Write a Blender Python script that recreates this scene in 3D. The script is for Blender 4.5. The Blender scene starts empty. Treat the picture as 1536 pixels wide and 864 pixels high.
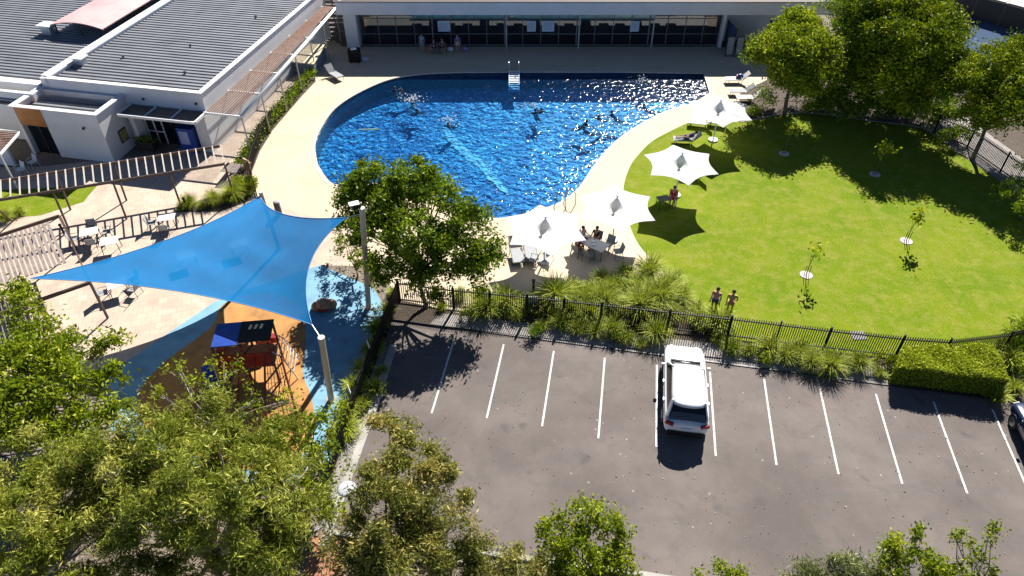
import bpy, bmesh, math, random
import numpy as np
from mathutils import Vector, Matrix, Euler
random.seed(5)
R = math.radians
C = bpy.data.collections.new('scene'); bpy.context.scene.collection.children.link(C)
sc = bpy.context.scene
# ------------------------------------------------------------------ camera survey of the site
CH, CF, CP = 26.5, 1080.0, R(41)
cp, sp = math.cos(CP), math.sin(CP)
def G(u, v, z=0.0):
    a = (u-768)/CF; b = (432-v)/CF
    t = (CH-z)/(sp-b*cp)
    return Vector((a*t, (cp+b*sp)*t, z))
def GP(pts, z=0.0): return [G(u, v, z) for u, v in pts]
cam = bpy.data.cameras.new('camera'); co = bpy.data.objects.new('camera', cam); C.objects.link(co)
co.location = (0, 0, CH); co.rotation_euler = (R(90)-CP, 0, 0)
cam.sensor_width = 36; cam.lens = 36*CF/1536; cam.clip_end = 2000; cam.clip_start = .3
sc.camera = co
SE = R(38); SD = Vector((.32, .947, 0)).normalized()
sd = Vector((-SD.x*math.cos(SE), -SD.y*math.cos(SE), -math.sin(SE)))
su = bpy.data.lights.new('sun', 'SUN'); su.energy = 5.0; su.angle = R(.5); su.color = (1, .955, .88)
so = bpy.data.objects.new('sun', su); C.objects.link(so); so.rotation_euler = sd.to_track_quat('-Z', 'Y').to_euler(); so.location = (20, 60, 60)
w = bpy.data.worlds.new('World'); sc.world = w; w.use_nodes = True
nt = w.node_tree; bg = nt.nodes['Background']; sk = nt.nodes.new('ShaderNodeTexSky'); sk.sky_type = 'NISHITA'
sk.sun_disc = False; sk.sun_elevation = SE; sk.sun_rotation = math.atan2(SD.x, SD.y); sk.ozone_density = 2.0; sk.air_density = .4; sk.dust_density = .0; sk.altitude = 1000
nt.links.new(sk.outputs[0], bg.inputs[0]); bg.inputs[1].default_value = .07
sc.view_settings.view_transform = 'Standard'; sc.view_settings.look = 'None'; sc.view_settings.gamma = 1; sc.view_settings.use_curve_mapping = False
sc.view_settings.exposure = 1.15
sc.cycles.max_bounces = 6; sc.cycles.transparent_max_bounces = 8; sc.cycles.glossy_bounces = 3; sc.cycles.transmission_bounces = 3; sc.cycles.diffuse_bounces = 1

# ------------------------------------------------------------------ materials
MATS = {}
class NB:
    def __init__(s, name):
        s.m = bpy.data.materials.new(name); s.m.use_nodes = True; s.t = s.m.node_tree; s.n = s.t.nodes; s.b = s.n['Principled BSDF']; s.out = s.n['Material Output']
        s.tc = s.n.new('ShaderNodeTexCoord')
    def L(s, a, b): s.t.links.new(a, b)
    def mp(s, scale=(1,1,1), rot=(0,0,0), src='Object'):
        m = s.n.new('ShaderNodeMapping'); m.inputs['Scale'].default_value = scale; m.inputs['Rotation'].default_value = rot
        s.L(s.tc.outputs[src], m.inputs[0]); return m.outputs[0]
    def noise(s, scale, detail=4, rough=.55, vec=None, dist=0):
        n = s.n.new('ShaderNodeTexNoise'); n.inputs['Scale'].default_value = scale; n.inputs['Detail'].default_value = detail
        n.inputs['Roughness'].default_value = rough; n.inputs['Distortion'].default_value = dist
        s.L(vec if vec is not None else s.tc.outputs['Object'], n.inputs['Vector']); return n.outputs[0]
    def vor(s, scale, out='Color', feature='F1', vec=None, rnd=1):
        n = s.n.new('ShaderNodeTexVoronoi'); n.feature = feature; n.inputs['Scale'].default_value = scale; n.inputs['Randomness'].default_value = rnd
        s.L(vec if vec is not None else s.tc.outputs['Object'], n.inputs['Vector']); return n.outputs[out]
    def ramp(s, fac, stops):
        r = s.n.new('ShaderNodeValToRGB'); e = r.color_ramp.elements
        while len(e) < len(stops): e.new(.5)
        for k, (p, c) in enumerate(stops):
            e[k].position = p; e[k].color = (*c, 1) if len(c) == 3 else c
        s.L(fac, r.inputs[0]); return r.outputs[0]
    def mix(s, fac, a, b, mode='MIX'):
        m = s.n.new('ShaderNodeMix'); m.data_type = 'RGBA'; m.blend_type = mode
        for sock, v in ((m.inputs['Factor'], fac), (m.inputs['A'] if 0 else m.inputs[6], a), (m.inputs[7], b)):
            if isinstance(v, (int, float)): sock.default_value = v
            elif isinstance(v, tuple): sock.default_value = (*v, 1)
            else: s.L(v, sock)
        return m.outputs[2]
    def math(s, op, a, b=0):
        m = s.n.new('ShaderNodeMath'); m.operation = op
        for k, v in ((0, a), (1, b)):
            if isinstance(v, (int, float)): m.inputs[k].default_value = v
            else: s.L(v, m.inputs[k])
        return m.outputs[0]
    def bump(s, h, strength=.3, dist=.05):
        b = s.n.new('ShaderNodeBump'); b.inputs['Strength'].default_value = strength; b.inputs['Distance'].default_value = dist
        s.L(h, b.inputs['Height']); s.L(b.outputs[0], s.b.inputs['Normal']); return b.outputs[0]
    def col(s, c):
        if isinstance(c, tuple): s.b.inputs['Base Color'].default_value = (*c, 1)
        else: s.L(c, s.b.inputs['Base Color'])
    def rough(s, r): s.b.inputs['Roughness'].default_value = r
def M(name, c, var=.15, scale=3, rough=.75, metal=0, bump=0, bscale=20, c2=None, spec=None):
    if name in MATS: return MATS[name]
    k = NB(name); f = k.noise(scale, 6)
    c2 = c2 or tuple(x*(1-var*1.6) for x in c); hi = tuple(min(1, x*(1+var)) for x in c)
    k.col(k.ramp(f, [(.3, c2), (.5, c), (.72, hi)])); k.rough(rough); k.b.inputs['Metallic'].default_value = metal
    if spec is not None: k.b.inputs['Specular IOR Level'].default_value = spec
    if bump: k.bump(k.noise(bscale, 5), bump, .02)
    MATS[name] = k.m; return k.m

def m_lawn():
    k = NB('lawn'); big = k.noise(.28, 5, .6); mid = k.noise(1.3, 5, .65); v = k.mp((1.2, 9, 1), (0, 0, R(12))); fine = k.noise(2.2, 6, .7, v); tiny = k.noise(26, 3, .7)
    a = k.mix(k.ramp(big, [(.4, (0,0,0)), (.6, (1,1,1))]), (.105, .19, .005), (.215, .25, .014))
    a = k.mix(k.ramp(mid, [(.44, (0,0,0)), (.66, (.75,.75,.75))]), a, (.36, .30, .09))
    a = k.mix(k.ramp(fine, [(.3, (0,0,0)), (.7, (1,1,1))]), a, (.17, .24, .006))
    a = k.mix(.75, a, k.ramp(tiny, [(.3, (.3,.35,.3)), (.65, (1.25,1.22,1.2))]), 'MULTIPLY')
    k.col(a); k.rough(.95); k.b.inputs['Specular IOR Level'].default_value = .1; k.bump(tiny, .5, .03); return k.m
def m_asphalt():
    k = NB('asphalt'); big = k.noise(.22, 5, .6); mid = k.noise(1.1, 6, .7, dist=.6); fine = k.noise(60, 3, .8)
    a = k.ramp(big, [(.35, (.112,.092,.083)), (.65, (.182,.152,.137))])
    a = k.mix(k.ramp(mid, [(.5, (0,0,0)), (.72, (.7,.7,.7))]), a, (.11,.098,.096))
    oil = k.noise(.75, 2, .4, dist=.3); a = k.mix(k.ramp(oil, [(.66, (0,0,0)), (.76, (.6,.6,.6))]), a, (.07,.065,.062))
    st = k.noise(.5, 4, .6, k.mp((.35, 2.2, 1), (0, 0, R(-8))))
    a = k.mix(k.ramp(st, [(.55, (0,0,0)), (.75, (.55,.55,.55))]), a, (.11,.1,.1))
    a = k.mix(.8, a, k.ramp(fine, [(.25, (.6,.6,.6)), (.75, (1.3,1.3,1.3))]), 'MULTIPLY')
    sp_ = k.vor(1.3, 'Distance'); a = k.mix(k.ramp(sp_, [(.03, (.9,.9,.9)), (.075, (0,0,0))]), a, (.34,.32,.29))
    sp2 = k.vor(5.5, 'Distance'); a = k.mix(k.ramp(sp2, [(.05, (.6,.6,.6)), (.13, (0,0,0))]), a, (.22,.2,.18))
    k.col(a); k.rough(.9); k.bump(fine, .4, .01); return k.m
def m_deck():
    k = NB('pool deck'); big = k.noise(.35, 5, .65); mid = k.noise(2.4, 6, .7); fine = k.noise(40, 3)
    a = k.ramp(big, [(.3, (.53,.43,.30)), (.7, (.61,.51,.375))])
    a = k.mix(k.ramp(mid, [(.52, (0,0,0)), (.8, (.5,.5,.5))]), a, (.42,.33,.23))
    a = k.mix(.5, a, k.ramp(fine, [(.3, (.8,.8,.8)), (.7, (1.1,1.1,1.1))]), 'MULTIPLY')
    k.col(a); k.rough(.85); return k.m
def m_brick(name, c1, c2, mort, sx=.4, sy=.2, rot=0, rough=.85):
    k = NB(name); b = k.n.new('ShaderNodeTexBrick'); k.L(k.mp((1,1,1), (0,0,rot)), b.inputs[0])
    b.inputs['Scale'].default_value = 1; b.inputs['Brick Width'].default_value = sx; b.inputs['Row Height'].default_value = sy; b.inputs['Mortar Size'].default_value = .012
    b.inputs['Color1'].default_value = (*c1,1); b.inputs['Color2'].default_value = (*c2,1); b.inputs['Mortar'].default_value = (*mort,1)
    n = k.noise(.8, 5, .65); a = k.mix(.8, b.outputs[0], k.ramp(n, [(.3, (.75,.72,.7)), (.7, (1.1,1.08,1.05))]), 'MULTIPLY')
    k.col(a); k.rough(rough); return k.m
def m_ground(name, c1, c2, c3, s=12):
    k = NB(name); a = k.ramp(k.noise(s, 5, .75), [(.3, c1), (.5, c2), (.72, c3)])
    a = k.mix(.7, a, k.ramp(k.noise(.5, 4, .6), [(.3, (.65,.65,.65)), (.7, (1.15,1.15,1.15))]), 'MULTIPLY')
    a = k.mix(.6, a, k.ramp(k.vor(s*1.6, 'Color'), [(0, (.55,.55,.55)), (1, (1.4,1.4,1.4))]), 'MULTIPLY')
    k.col(a); k.rough(.95); k.bump(k.vor(s*1.6, 'Distance'), .6, .04); return k.m
def m_caustics():  # blue tile cells with the caustic light net put into their colour
    k = NB('pool tile caustics'); dn = k.n.new('ShaderNodeTexNoise'); dn.inputs['Scale'].default_value = 1.6; dn.inputs['Detail'].default_value = 3
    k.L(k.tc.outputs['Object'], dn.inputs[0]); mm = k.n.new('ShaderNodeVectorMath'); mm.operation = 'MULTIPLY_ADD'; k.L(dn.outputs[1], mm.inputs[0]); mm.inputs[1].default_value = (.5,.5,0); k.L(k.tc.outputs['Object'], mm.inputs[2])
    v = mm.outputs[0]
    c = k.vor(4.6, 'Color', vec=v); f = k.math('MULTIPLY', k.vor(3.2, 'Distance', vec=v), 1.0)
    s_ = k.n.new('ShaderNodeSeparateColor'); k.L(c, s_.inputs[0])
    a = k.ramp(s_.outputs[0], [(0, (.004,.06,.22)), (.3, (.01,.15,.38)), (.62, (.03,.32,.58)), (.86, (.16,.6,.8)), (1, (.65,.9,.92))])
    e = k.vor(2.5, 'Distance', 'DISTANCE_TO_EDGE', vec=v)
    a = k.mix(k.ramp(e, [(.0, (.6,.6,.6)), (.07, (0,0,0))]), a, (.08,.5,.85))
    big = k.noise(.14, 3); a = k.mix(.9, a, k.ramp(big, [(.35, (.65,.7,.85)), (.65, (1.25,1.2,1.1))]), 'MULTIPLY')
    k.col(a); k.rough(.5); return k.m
def m_water(name, tint, scale=1, strength=.5, depthmix=.0, deep=(.01,.03,.05), ior=1.33):
    k = NB(name); n = k.n; n.remove(k.b)
    tr = n.new('ShaderNodeBsdfTransparent'); tr.inputs[0].default_value = (*tint, 1)
    gl = n.new('ShaderNodeBsdfGlossy'); gl.inputs['Roughness'].default_value = .085; gl.inputs[0].default_value = (1,1,1,1)
    h = k.math('ADD', k.noise(1.9*scale, 2, .5, dist=.4), k.math('MULTIPLY', k.noise(5*scale, 2, .5, dist=.5), .3))
    b = n.new('ShaderNodeBump'); b.inputs['Strength'].default_value = strength; b.inputs['Distance'].default_value = .078; k.L(h, b.inputs['Height'])
    k.L(b.outputs[0], gl.inputs['Normal'])
    fr = n.new('ShaderNodeFresnel'); fr.inputs[0].default_value = ior; k.L(b.outputs[0], fr.inputs['Normal'])
    mx = n.new('ShaderNodeMixShader'); k.L(fr.outputs[0], mx.inputs[0])
    if depthmix:
        df = n.new('ShaderNodeBsdfDiffuse'); df.inputs[0].default_value = (*deep, 1); m2 = n.new('ShaderNodeMixShader'); m2.inputs[0].default_value = depthmix
        k.L(tr.outputs[0], m2.inputs[1]); k.L(df.outputs[0], m2.inputs[2]); k.L(m2.outputs[0], mx.inputs[1])
    else: k.L(tr.outputs[0], mx.inputs[1])
    k.L(gl.outputs[0], mx.inputs[2]); k.L(mx.outputs[0], k.out.inputs[0]); return k.m
def m_leaf(name, dark, mid, light, rough=.5, trans=.35):
    k = NB(name); n = k.n
    at = n.new('ShaderNodeAttribute'); at.attribute_name = 'tint'
    c = k.ramp(at.outputs['Fac'], [(0, dark), (.5, mid), (1, light)]); k.col(c); k.rough(rough); k.b.inputs['Specular IOR Level'].default_value = .2
    tl = n.new('ShaderNodeBsdfTranslucent'); k.L(c, tl.inputs[0]); mx = n.new('ShaderNodeMixShader'); mx.inputs[0].default_value = trans
    k.L(k.b.outputs[0], mx.inputs[1]); k.L(tl.outputs[0], mx.inputs[2]); k.L(mx.outputs[0], k.out.inputs[0]); return k.m
def m_cloth(name, c, trans=.3, thru=0.0):
    k = NB(name); n = k.n; a = k.ramp(k.noise(.7, 4), [(.35, tuple(x*.86 for x in c)), (.65, c)]); k.col(a); k.rough(.85); k.b.inputs['Specular IOR Level'].default_value = .15
    tl = n.new('ShaderNodeBsdfTranslucent'); k.L(a, tl.inputs[0]); mx = n.new('ShaderNodeMixShader'); mx.inputs[0].default_value = trans
    k.L(k.b.outputs[0], mx.inputs[1]); k.L(tl.outputs[0], mx.inputs[2]); o = mx.outputs[0]
    if thru:
        tr = n.new('ShaderNodeBsdfTransparent'); m2 = n.new('ShaderNodeMixShader'); m2.inputs[0].default_value = thru
        k.L(o, m2.inputs[1]); k.L(tr.outputs[0], m2.inputs[2]); o = m2.outputs[0]
    k.L(o, k.out.inputs[0]); return k.m
def m_glass(name, c=(.008,.012,.016), rough=.05, alpha=1.0):
    k = NB(name); k.col(c); k.rough(rough); k.b.inputs['Specular IOR Level'].default_value = .6
    if alpha < 1: k.b.inputs['Alpha'].default_value = alpha
    return k.m
def m_emit(name, c, s):
    k = NB(name); k.col((0,0,0)); k.b.inputs['Emission Color'].default_value = (*c,1); k.b.inputs['Emission Strength'].default_value = s; return k.m
def m_paint(name, c, rough=.25, coat=.6):
    k = NB(name); k.col(c); k.rough(rough); k.b.inputs['Coat Weight'].default_value = coat; k.b.inputs['Coat Roughness'].default_value = .05; return k.m

lawnM, asphM, deckM = m_lawn(), m_asphalt(), m_deck()
paveM = m_brick('courtyard paving', (.58,.47,.38), (.50,.40,.32), (.42,.33,.26), .5, .5, R(-17))
brickM = m_brick('brick path', (.42,.16,.08), (.34,.12,.06), (.3,.22,.16), .23, .1, R(80))
mulchM = m_ground('mulch', (.035,.025,.018), (.09,.065,.045), (.18,.135,.10))
soilM = m_ground('dry soil', (.10,.08,.055), (.2,.16,.12), (.34,.28,.22), 7)
gravM = m_ground('gravel', (.2,.18,.165), (.34,.31,.29), (.5,.46,.43), 14)
causticM = m_caustics()
white = M('white paint', (.78,.78,.77), .04, 1.5, .6)
wallM = M('white render', (.70,.70,.70), .05, .6, .85, bump=.1)
roofM = M('grey steel roof', (.21,.22,.24), .12, .5, .6, metal=.1)
darkM = M('dark steel', (.035,.03,.028), .15, 5, .5)
blackM = M('black powder coat', (.008,.008,.009), .1, 5, .6, spec=.25)
brownM = M('brown steel', (.07,.042,.032), .2, 4, .6)
woodM = M('timber batten', (.27,.15,.105), .3, 2.5, .8, c2=(.16,.09,.07))
greywoodM = M('weathered timber', (.24,.195,.17), .25, 2.5, .85)
creamM = M('cream post paint', (.52,.45,.35), .1, 2, .6)
silver = M('polished steel', (.6,.6,.6), .1, 5, .25, metal=.9)
concM = M('concrete kerb', (.36,.34,.31), .2, 1.5, .9, bump=.3)
orangeM = M('orange panel', (.50,.18,.03), .15, 1.5, .6)
redM = M('red plastic', (.28,.022,.015), .12, 3, .4)
blueM = M('blue plastic', (.015,.055,.30), .12, 3, .4)
softOr = M('orange rubber surface', (.46,.225,.07), .2, 1.4, .95, bump=.2, bscale=60)
softBl = M('light blue rubber surface', (.19,.37,.50), .16, 1.1, .95, bump=.2, bscale=60)
lineM = M('white line paint', (.66,.64,.62), .12, 9, .85, c2=(.3,.28,.27))
bark = M('tree bark', (.17,.13,.10), .3, 6, .95, bump=.5)
palebark = M('pale bark', (.38,.33,.28), .3, 6, .9, bump=.4)
glassM = m_glass('dark glass')
carglass = m_glass('car glass', (.004,.005,.006), .04)
sailM = m_cloth('blue shade cloth', (.004,.185,.46), .16, .035)
umbM = m_cloth('white canopy fabric', (.84,.85,.88), .42)
hedgeL = m_leaf('hedge leaf', (.09,.13,.006), (.22,.29,.012), (.5,.56,.04), .6, .2)
eucL = m_leaf('eucalypt leaf', (.09,.12,.012), (.27,.31,.03), (.66,.62,.16), .5, .28)
eucR = m_leaf('eucalypt leaf with rust tips', (.09,.11,.02), (.27,.28,.05), (.66,.5,.17), .5, .28)
brightL = m_leaf('bright green leaf', (.07,.12,.006), (.22,.29,.01), (.52,.54,.03), .55, .35)
midL = m_leaf('glossy green leaf', (.045,.09,.006), (.17,.26,.01), (.46,.54,.035), .5, .25)
bigL = m_leaf('lime green leaf', (.05,.09,.004), (.20,.27,.006), (.58,.58,.02), .6, .2)
grassL = m_leaf('strap grass blade', (.09,.14,.01), (.27,.34,.02), (.52,.54,.08), .6, .3)
spikeL = m_leaf('grey spiky leaf', (.07,.10,.03), (.22,.26,.08), (.55,.54,.24), .5, .25)

# ------------------------------------------------------------------ object helpers
def tag(o, label=None, cat=None, group=None, kind=None):
    if label: o['label'] = label
    if cat: o['category'] = cat
    if group: o['group'] = group
    if kind: o['kind'] = kind
    return o
def thing(name, label, cat, loc=(0,0,0), rotz=0, group=None):
    o = bpy.data.objects.new(name, None); C.objects.link(o); o.location = loc; o.rotation_euler = (0,0,rotz); o.empty_display_size = .2
    return tag(o, label, cat, group)
def link(name, me, mat, parent=None, world=False, smooth=False):
    if mat and not me.materials: me.materials.append(mat)
    if world and parent:
        l = parent.location; me.transform(Matrix.Translation((-l[0], -l[1], -l[2])))
    if smooth: me.polygons.foreach_set('use_smooth', [True]*len(me.polygons))
    o = bpy.data.objects.new(name, me); C.objects.link(o)
    if parent: o.parent = parent
    return o
class MB:
    def __init__(s): s.v = []; s.f = []
    def add(s, vs, fs):
        n = len(s.v); s.v += [tuple(v) for v in vs]; s.f += [tuple(i+n for i in f) for f in fs]; return s
    def box(s, c, sz, rz=0, M_=None):
        x, y, z = (a/2 for a in sz); ca, sa = math.cos(rz), math.sin(rz); vs = []
        for dx in (-x, x):
            for dy in (-y, y):
                for dz in (-z, z): vs.append((c[0]+dx*ca-dy*sa, c[1]+dx*sa+dy*ca, c[2]+dz))
        return s.add(vs, [(0,1,3,2),(4,6,7,5),(0,4,5,1),(2,3,7,6),(0,2,6,4),(1,5,7,3)])
    def beam(s, p, q, wd, h, up=Vector((0,0,1))):
        p, q = Vector(p), Vector(q); d = (q-p).normalized()
        if abs(d.dot(up)) > .95: up = Vector((0,1,0))
        a = d.cross(up).normalized()*wd/2; b = a.cross(d).normalized()*h/2
        vs = [e+i*a+j*b for e in (p, q) for i, j in ((-1,-1),(1,-1),(1,1),(-1,1))]
        return s.add(vs, [(3,2,1,0),(4,5,6,7),(0,1,5,4),(1,2,6,5),(2,3,7,6),(3,0,4,7)])
    def tube(s, pts, r, n=8, r2=None):
        pts = [Vector(p) for p in pts]; N = len(pts); rr = [r+(r2-r)*i/(N-1) if r2 is not None else r for i in range(N)]; vs = []; fs = []
        for i, p in enumerate(pts):
            d = (pts[min(i+1, N-1)]-pts[max(i-1, 0)]).normalized(); u = Vector((0,0,1)) if abs(d.z) < .9 else Vector((1,0,0))
            a = d.cross(u).normalized(); b = a.cross(d)
            for k in range(n):
                t = 2*math.pi*k/n; vs.append(p+(a*math.cos(t)+b*math.sin(t))*rr[i])
        for i in range(N-1):
            for k in range(n): fs.append((i*n+k, i*n+(k+1)%n, (i+1)*n+(k+1)%n, (i+1)*n+k))
        fs.append(tuple(range(n))[::-1]); fs.append(tuple((N-1)*n+k for k in range(n))); return s.add(vs, fs)
    def cyl(s, c, r, h, n=16, r2=None): return s.tube([c, (c[0], c[1], c[2]+h)], r, n, r2 if r2 is not None else r)
    def ball(s, c, r, n=8, m=6, sc_=(1,1,1)):
        vs = [(c[0], c[1], c[2]+r*sc_[2])]; fs = []
        for i in range(1, m):
            a = math.pi*i/m
            for k in range(n):
                t = 2*math.pi*k/n; vs.append((c[0]+r*sc_[0]*math.sin(a)*math.cos(t), c[1]+r*sc_[1]*math.sin(a)*math.sin(t), c[2]+r*sc_[2]*math.cos(a)))
        vs.append((c[0], c[1], c[2]-r*sc_[2])); e = len(vs)-1
        for k in range(n):
            fs.append((0, 1+k, 1+(k+1)%n)); fs.append((e, e-n+(k+1)%n, e-n+k))
            for i in range(m-2): fs.append((1+i*n+k, 1+(i+1)*n+k, 1+(i+1)*n+(k+1)%n, 1+i*n+(k+1)%n))
        return s.add(vs, fs)
    def prism(s, pts, z0, z1):
        n = len(pts); vs = [(p[0], p[1], z0) for p in pts]+[(p[0], p[1], z1) for p in pts]
        return s.add(vs, [tuple(range(n))[::-1], tuple(range(n, 2*n))]+[(i, (i+1)%n, n+(i+1)%n, n+i) for i in range(n)])
    def mesh(s, name='m', bevel=0):
        me = bpy.data.meshes.new(name); me.from_pydata(s.v, [], s.f); me.validate()
        b = bmesh.new(); b.from_mesh(me)
        if bevel: bmesh.ops.bevel(b, geom=b.edges[:], offset=bevel, segments=2, affect='EDGES', profile=.6)
        bmesh.ops.recalc_face_normals(b, faces=b.faces); b.to_mesh(me); b.free(); return me
    def build(s, name, mat, parent=None, world=False, smooth=False, bevel=0):
        return link(name, s.mesh(name, bevel), mat, parent, world, smooth)
def copy_tree(o, loc=None, rotz=None, label=None, parent=None):
    c = o.copy(); C.objects.link(c)
    if parent: c.parent = parent
    if loc is not None: c.location = loc
    if rotz is not None: c.rotation_euler = (0,0,rotz)
    if label: c['label'] = label
    for ch in list(o.children): copy_tree(ch, parent=c)
    return c
def smoothloop(pts, k=6, closed=True):
    n = len(pts); out = []; rng = range(n) if closed else range(n-1)
    for i in rng:
        g = (lambda j: pts[j % n]) if closed else (lambda j: pts[max(0, min(n-1, j))])
        p0, p1, p2, p3 = g(i-1), g(i), g(i+1), g(i+2)
        for j in range(k):
            t = j/k; out.append(.5*((2*p1)+(p2-p0)*t+(2*p0-5*p1+4*p2-p3)*t*t+(3*p1-p0-3*p2+p3)*t**3))
    if not closed: out.append(pts[-1])
    return out
def sheet(name, outer, mat, z, holes=(), world=True):
    b = bmesh.new()
    for loop in [outer]+list(holes):
        vs = [b.verts.new((p[0], p[1], z)) for p in loop]
        for i in range(len(vs)): b.edges.new((vs[i], vs[(i+1) % len(vs)]))
    bmesh.ops.triangle_fill(b, use_beauty=True, use_dissolve=False, edges=b.edges[:])
    bmesh.ops.recalc_face_normals(b, faces=b.faces)
    for f in b.faces:
        if f.normal.z < 0: f.normal_flip()
    me = bpy.data.meshes.new(name); b.to_mesh(me); b.free()
    return tag(link(name, me, mat), kind='structure')
def offset_loop(pts, d):
    n = len(pts); out = []
    for i in range(n):
        t = (pts[(i+1) % n]-pts[i-1]); t.z = 0; t.normalize(); out.append(pts[i]+Vector((t.y, -t.x, 0))*d)
    return out

# ------------------------------------------------------------------ ground and surfaces
poolpx_a = [(477,247),(473,217),(483,190),(503,163),(537,140),(583,120),(630,111.5),(690,108.5)]
pa = smoothloop(GP(poolpx_a), 5, False)
pb = smoothloop(GP([(1055,110),(1064,139)]), 1, False)
pc = smoothloop(GP([(1064,139),(1040,154),(1000,166),(962,185),(930,206),(905,230),(885,256),(868,281),(842,302),(805,316),(770,324),(739,327),(700,318),(650,295),(600,279),(541,274),(500,276),(477,247)]), 4, False)
pool = pa+[G(800,108),G(930,108)]+pb[:-1]+pc[:-1]
ar = sum(pool[i].x*pool[(i+1) % len(pool)].y-pool[(i+1) % len(pool)].x*pool[i].y for i in range(len(pool)))
outw = offset_loop(pool, -.32 if ar < 0 else .32)
WZ, FZ = -.14, -1.45
big = [Vector((-400,-150,0)), Vector((400,-150,0)), Vector((400,600,0)), Vector((-400,600,0))]
sheet('ground', big, soilM, 0, [pool])
deck_px = [(378,300),(372,262),(388,225),(405,195),(432,165),(450,140),(474,112),(480,70),(500,60)]
deck = GP(deck_px)+[Vector((-15.4,64.0,0)), Vector((27,64.0,0)), G(1190,110), G(1160,160), G(1105,183)]+smoothloop(GP([(1037,182),(1005,197),(977,213),(958,232),(945,250),(936,277),(936,305),(944,336),(955,362),(972,384),(992,402)]), 4, False)+GP([(1000,430),(800,470),(690,470),(600,450),(520,340)])
sheet('pool_deck', deck, deckM, .012, [pool])
n = len(pool); cmb = MB()
for i in range(n):
    j = (i+1) % n; a, b_, c_, d_ = pool[i], pool[j], outw[j], outw[i]
    cmb.add([(a.x,a.y,-.06),(b_.x,b_.y,-.06),(b_.x,b_.y,.024),(a.x,a.y,.024),(c_.x,c_.y,.024),(d_.x,d_.y,.024),(c_.x,c_.y,0),(d_.x,d_.y,0)], [(0,1,2,3),(3,2,4,5),(5,4,6,7)])
tag(cmb.build('pool_coping', M('sandstone coping', (.56,.48,.37), .1, 2, .8)), kind='structure')
wl = MB()
for i in range(n):
    j = (i+1) % n; a, b_ = pool[i], pool[j]; wl.add([(a.x,a.y,FZ),(b_.x,b_.y,FZ),(b_.x,b_.y,-.06),(a.x,a.y,-.06)], [(0,1,2,3)])
tag(wl.build('pool_wall', M('dark pool tile', (.008,.02,.07), .3, 6, .3)), kind='structure')
sheet('pool_floor', pool, causticM, FZ)
sheet('pool_water', pool, m_water('pool water', (.40,.72,.93), 1, 1.0, .10, (.004,.09,.28), ior=1.24), WZ)
lawn = GP([(1105,183)])+smoothloop(GP([(1037,182),(1005,197),(977,213),(958,232),(945,250),(936,277),(936,305),(944,336),(955,362),(972,384),(992,402)]), 4, False)+GP([(1030,440),(1060,470),(1090,508),(1235,526),(1342,538),(1410,545),(1530,525),(1720,440),(1640,330),(1540,292),(1470,240),(1400,195),(1300,180),(1200,168)])
sheet('lawn', lawn, lawnM, .016)
# garden bed between the pool and the car park
P0, P9 = G(682,507), G(1400,603); stp = (P9-P0)/9; ld = (((G(755,519)-G(728,636)).normalized()+(G(1317,597)-G(1355,729)).normalized()+(G(907,538)-G(898,662)).normalized())/3).normalized()
kl = P0-stp*2.0+ld*.62; kr = P0+stp*16+ld*.62
sheet('garden_bed', [kl-stp*.3+ld*.1]+[kr+ld*.1]+GP([(1650,500),(1410,548),(1342,541),(1235,529),(1090,511),(1060,472),(1010,420),(900,400),(760,430),(600,440)]), mulchM, .008)
sheet('bed_gravel', GP([(660,470),(900,497),(1090,517),(1342,552),(1345,585),(1090,548),(900,525),(640,492)]), gravM, .012)
asph = [kl, kr]+GP([(2300,1100),(1500,960),(960,858),(700,850),(478,850),(498,786),(557,626),(590,520)])
sheet('car_park', asph, asphM, .02)
lm = MB()
for i in range(13):
    a = P0+stp*i; b_ = a-ld*(5.05 if i not in (1,2) else 4.85); s_ = Vector((ld.y, -ld.x, 0))*.045
    lm.add([(p.x, p.y, .026) for p in (a-s_, a+s_, b_+s_, b_-s_)], [(0,1,2,3)])
tag(lm.build('parking_lines', lineM), kind='structure')
def kerb(name, pts, wd=.16, h=.13):
    m = MB()
    for a, b_ in zip(pts[:-1], pts[1:]): m.beam(Vector((a[0],a[1],h/2-.01)), Vector((b_[0],b_[1],h/2-.01)), wd, h+.02)
    return tag(m.build(name, concM, bevel=.01), kind='structure')
tag(MB().beam(kl+ld*.08+Vector((0,0,.03)), kr+ld*.08+Vector((0,0,.03)), .09, .06).build('garden_edging', darkM), kind='structure')
kerb('side_kerb', GP([(590,520),(557,626),(528,706),(498,786),(486,822)]), .35, .16)
kerb('road_kerb', GP([(498,800),(960,862),(1300,918)]), .2)
sheet('gravel_strip', GP([(583,520),(551,626),(492,786),(470,800),(500,720),(540,590),(565,520)]), gravM, .03)
sheet('brick_path', GP([(470,805),(505,800),(520,880),(500,1000),(420,1000),(450,880)]), brickM, .034)
sheet('courtyard_paving', GP([(-500,260),(60,250),(250,230),(345,190),(372,262),(378,300),(520,340),(560,400),(480,398),(327,450),(190,545),(60,610),(-60,560),(-500,700)]), paveM, .008)
sheet('softfall_blue', GP([(327,450),(480,398),(560,432),(578,462),(556,530),(530,600),(500,690),(400,740),(150,640),(120,590)]), softBl, .024)
sheet('softfall_orange', smoothloop(GP([(336,456),(400,440),(452,462),(458,520),(454,560),(468,600),(468,660),(400,710),(240,660),(205,600),(245,545),(316,492)]), 3), softOr, .03)
sheet('courtyard_lawn', GP([(-120,340),(-120,290),(80,282),(148,276),(125,303),(62,323)]), lawnM, .016)
sheet('side_paving', GP([(329,224),(355,262),(372,232),(395,200),(418,175),(440,150),(472,116),(492,60),(470,30),(440,60)]), paveM, .014)
sheet('planter_bed', GP([(262,318),(300,300),(372,285),(384,298),(330,318)]), mulchM, .016)
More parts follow.
